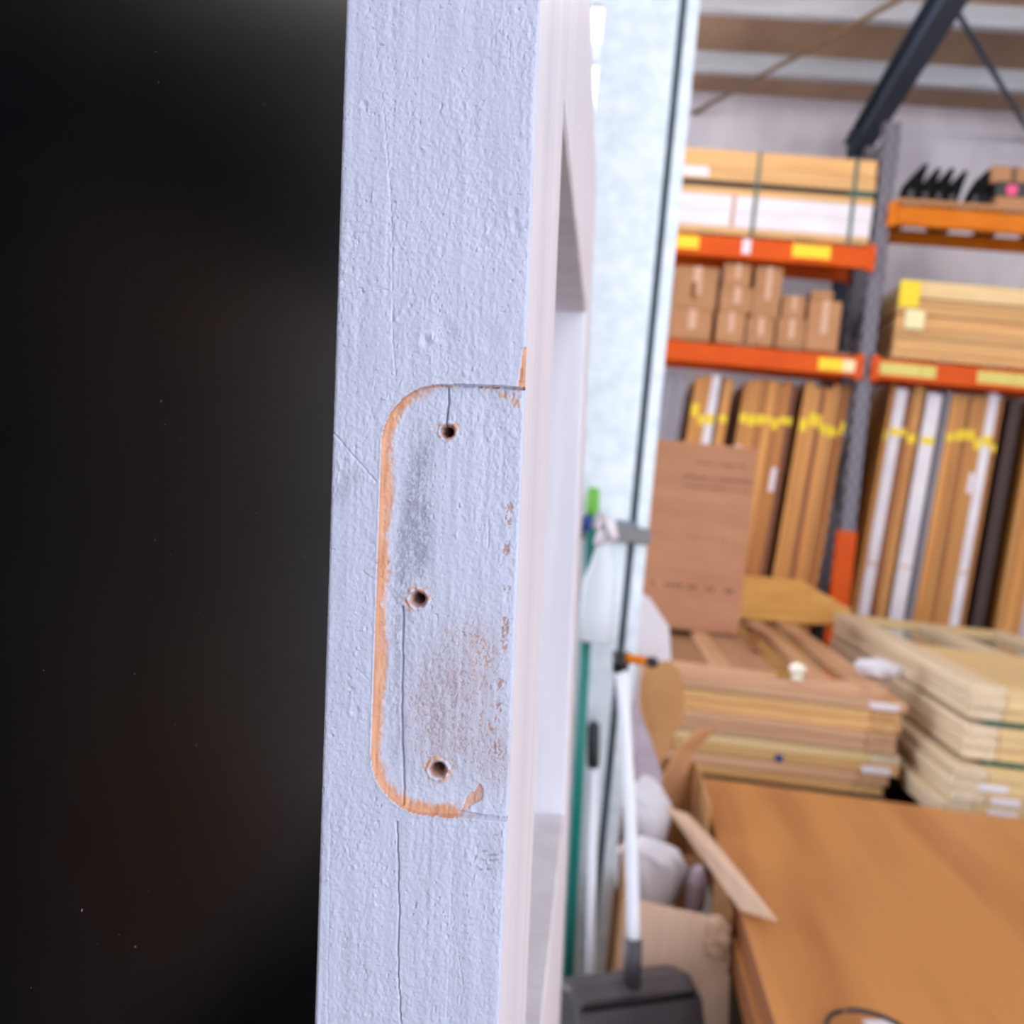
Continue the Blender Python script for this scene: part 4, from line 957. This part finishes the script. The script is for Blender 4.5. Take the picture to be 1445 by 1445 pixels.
# (left px, right px at the height y=560, material, colour word)
slots = [(938, 951, GREYD, 'grey'), (951, 963, GREYD, 'grey'), (978, 990, PINE_Z, 'pine'), (990, 1001, PINE_Z, 'pine'), (1001, 1013, PAINT_W2, 'white'), (1013, 1018, PLUMD, 'plum'), (1018, 1032, PINE_Z, 'pine'),
         (1048, 1060, PINE_Z, 'pine'), (1060, 1072, PINE_Z, 'pine'), (1072, 1083, OAK_Z, 'oak'), (1083, 1094, PINE_Z, 'pine'), (1094, 1105, OAK_Z, 'oak'), (1105, 1115, OAK_Z, 'oak'), (1115, 1124, MID_Z, 'cedar'),
         (1134, 1146, PINE_Z, 'pine'), (1146, 1157, PINE_Z, 'pine'), (1157, 1164, MID_Z, 'cedar'), (1164, 1175, PINE_Z, 'pine'), (1175, 1185, PINE_Z, 'pine'), (1185, 1192, OAK_Z, 'oak'), (1192, 1199, OAK_Z, 'oak'),
         (1257, 1263, PINE_Z, 'pine'), (1263, 1279, PAINT_W2, 'white'), (1279, 1289, MID_Z, 'cedar'), (1289, 1304, PINE_Z, 'pine'),
         (1309, 1330, PAINT_W2, 'white'), (1336, 1344, GREYD, 'grey'), (1345, 1357, PINE_Z, 'pine'), (1357, 1367, PINE_Z, 'pine'), (1367, 1376, OAK_Z, 'oak'), (1376, 1386, PINE_Z, 'pine'), (1386, 1397, PINE_Z, 'pine'),
         (1397, 1411, PAINT_W2, 'white'), (1411, 1418, OAK_Z, 'oak'), (1428, 1437, DARK_Z, 'dark'), (1437, 1446, DARK_Z, 'dark'), (1462, 1474, PINE_Z, 'pine'), (1474, 1486, PINE_Z, 'pine'), (1486, 1498, PINE_Z, 'pine')]
names = {'grey': 'grey primed door', 'pine': 'pine door', 'white': 'white painted door', 'plum': 'plum coloured door', 'oak': 'honey oak door', 'cedar': 'brown cedar door', 'dark': 'dark merbau door'}
prev = None; cnt = {}
pieces = {}
def ordn(n):
    w = ['first', 'second', 'third', 'fourth', 'fifth', 'sixth', 'seventh', 'eighth', 'ninth', 'tenth', 'eleventh', 'twelfth', 'thirteenth', 'fourteenth', 'fifteenth', 'sixteenth', 'seventeenth', 'eighteenth', 'nineteenth', 'twentieth']
    return w[n - 1]
postleft = [s for s in slots if s[1] <= 1210]; postright = [s for s in slots if s[0] > 1210]
tagged = 0
yfront = RKY + 0.10
for side, lst in (('left', postleft), ('right', postright)):
    seq = list(reversed(lst)) if side == 'left' else lst
    cn = {}
    for s in seq:
        px0, px1, m, cw = s
        cn[cw] = cn.get(cw, 0) + 1
        a_ = at(px0, 560, yfront); b2_ = at(px1, 560, yfront); thk = (b2_.x - a_.x) * 0.985
        footx = a_.x - math.tan(LEAN) * (a_.z - 0.03)
        bayname = 'under the carton shelf' if side == 'left' else 'under the pine pile shelf'
        lab = '%s %s, %s of its colour from the guarded post' % (names[cw], bayname, ordn(cn[cw]))
        t = thing('upright_door', lab, 'door', (footx, yfront + rnd.uniform(-0.015, 0.015), 0.03), (0, LEAN, 0), 'upright doors stored under the rack')
        hD = DH + rnd.uniform(-0.02, 0.015) - (0.03 if side == 'left' else 0)
        es_ = box('edge_stile', 0.0004, thk - 0.0004, 0, 0.10, 0, hD, m, t, 0.003)
        box('edge_stile', 0.0004, thk - 0.0004, 0.62, 0.72, 0, hD, m, t, 0.003)
        box('panel', thk * 0.2, thk * 0.8, 0.098, 0.622, 0.02, hD - 0.02, m, t)
        box('rail', 0.001, thk - 0.001, 0.099, 0.621, hD - 0.11, hD - 0.001, m, t, 0.002)
        if cw not in ('dark', 'grey', 'plum'):
            zt_ = 1.735 + rnd.uniform(-0.03, 0.03); hh_ = rnd.uniform(0.04, 0.075)
            o = box('tape_tag', thk * 0.08, thk * 0.92, -0.003, 0.002, zt_, zt_ + hh_, YELLOW, es_); o['label'] = 'yellow tape tag'
        if cw in ('pine', 'oak') and rnd.random() < 0.25:
            zt_ = rnd.uniform(1.25, 1.5); box('paper_label', thk * 0.15, thk * 0.85, -0.003, 0.002, zt_, zt_ + rnd.uniform(0.1, 0.18), WHITE_ST, es_)
        if cw == 'white' and side == 'right': box('joint_mark', thk * 0.05, thk * 0.95, -0.0012, 0.002, 0.98, 0.995, RED_X, es_)
# dark door added behind the rear posts, standing in for the gap's shade
t = thing('dark_gap_backing', 'dark door added behind the guarded rack post to darken the shaded gap', 'door', (PX - 0.30, 7.03, 0.0))
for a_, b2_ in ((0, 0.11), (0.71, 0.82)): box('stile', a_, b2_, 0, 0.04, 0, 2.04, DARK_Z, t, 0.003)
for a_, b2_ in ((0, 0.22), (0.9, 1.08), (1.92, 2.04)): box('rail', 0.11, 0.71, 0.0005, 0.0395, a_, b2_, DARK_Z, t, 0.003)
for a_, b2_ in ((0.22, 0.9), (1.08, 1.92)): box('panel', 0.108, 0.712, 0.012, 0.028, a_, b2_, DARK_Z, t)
# floor runners the doors stand on
for i, y in enumerate((RKY + 0.14, RKY + 0.66)):
    t = thing('floor_runner', ['front timber runner under the upright doors', 'rear timber runner under the upright doors'][i], 'timber', (PL + 0.2, y, 0), group='runners under the upright doors')
    box('batten', 0, 2.3, 0, 0.09, 0, 0.030, BEARER, t, 0.002); box('batten', 2.68, 5.2, 0, 0.09, 0, 0.030, BEARER, t, 0.002)
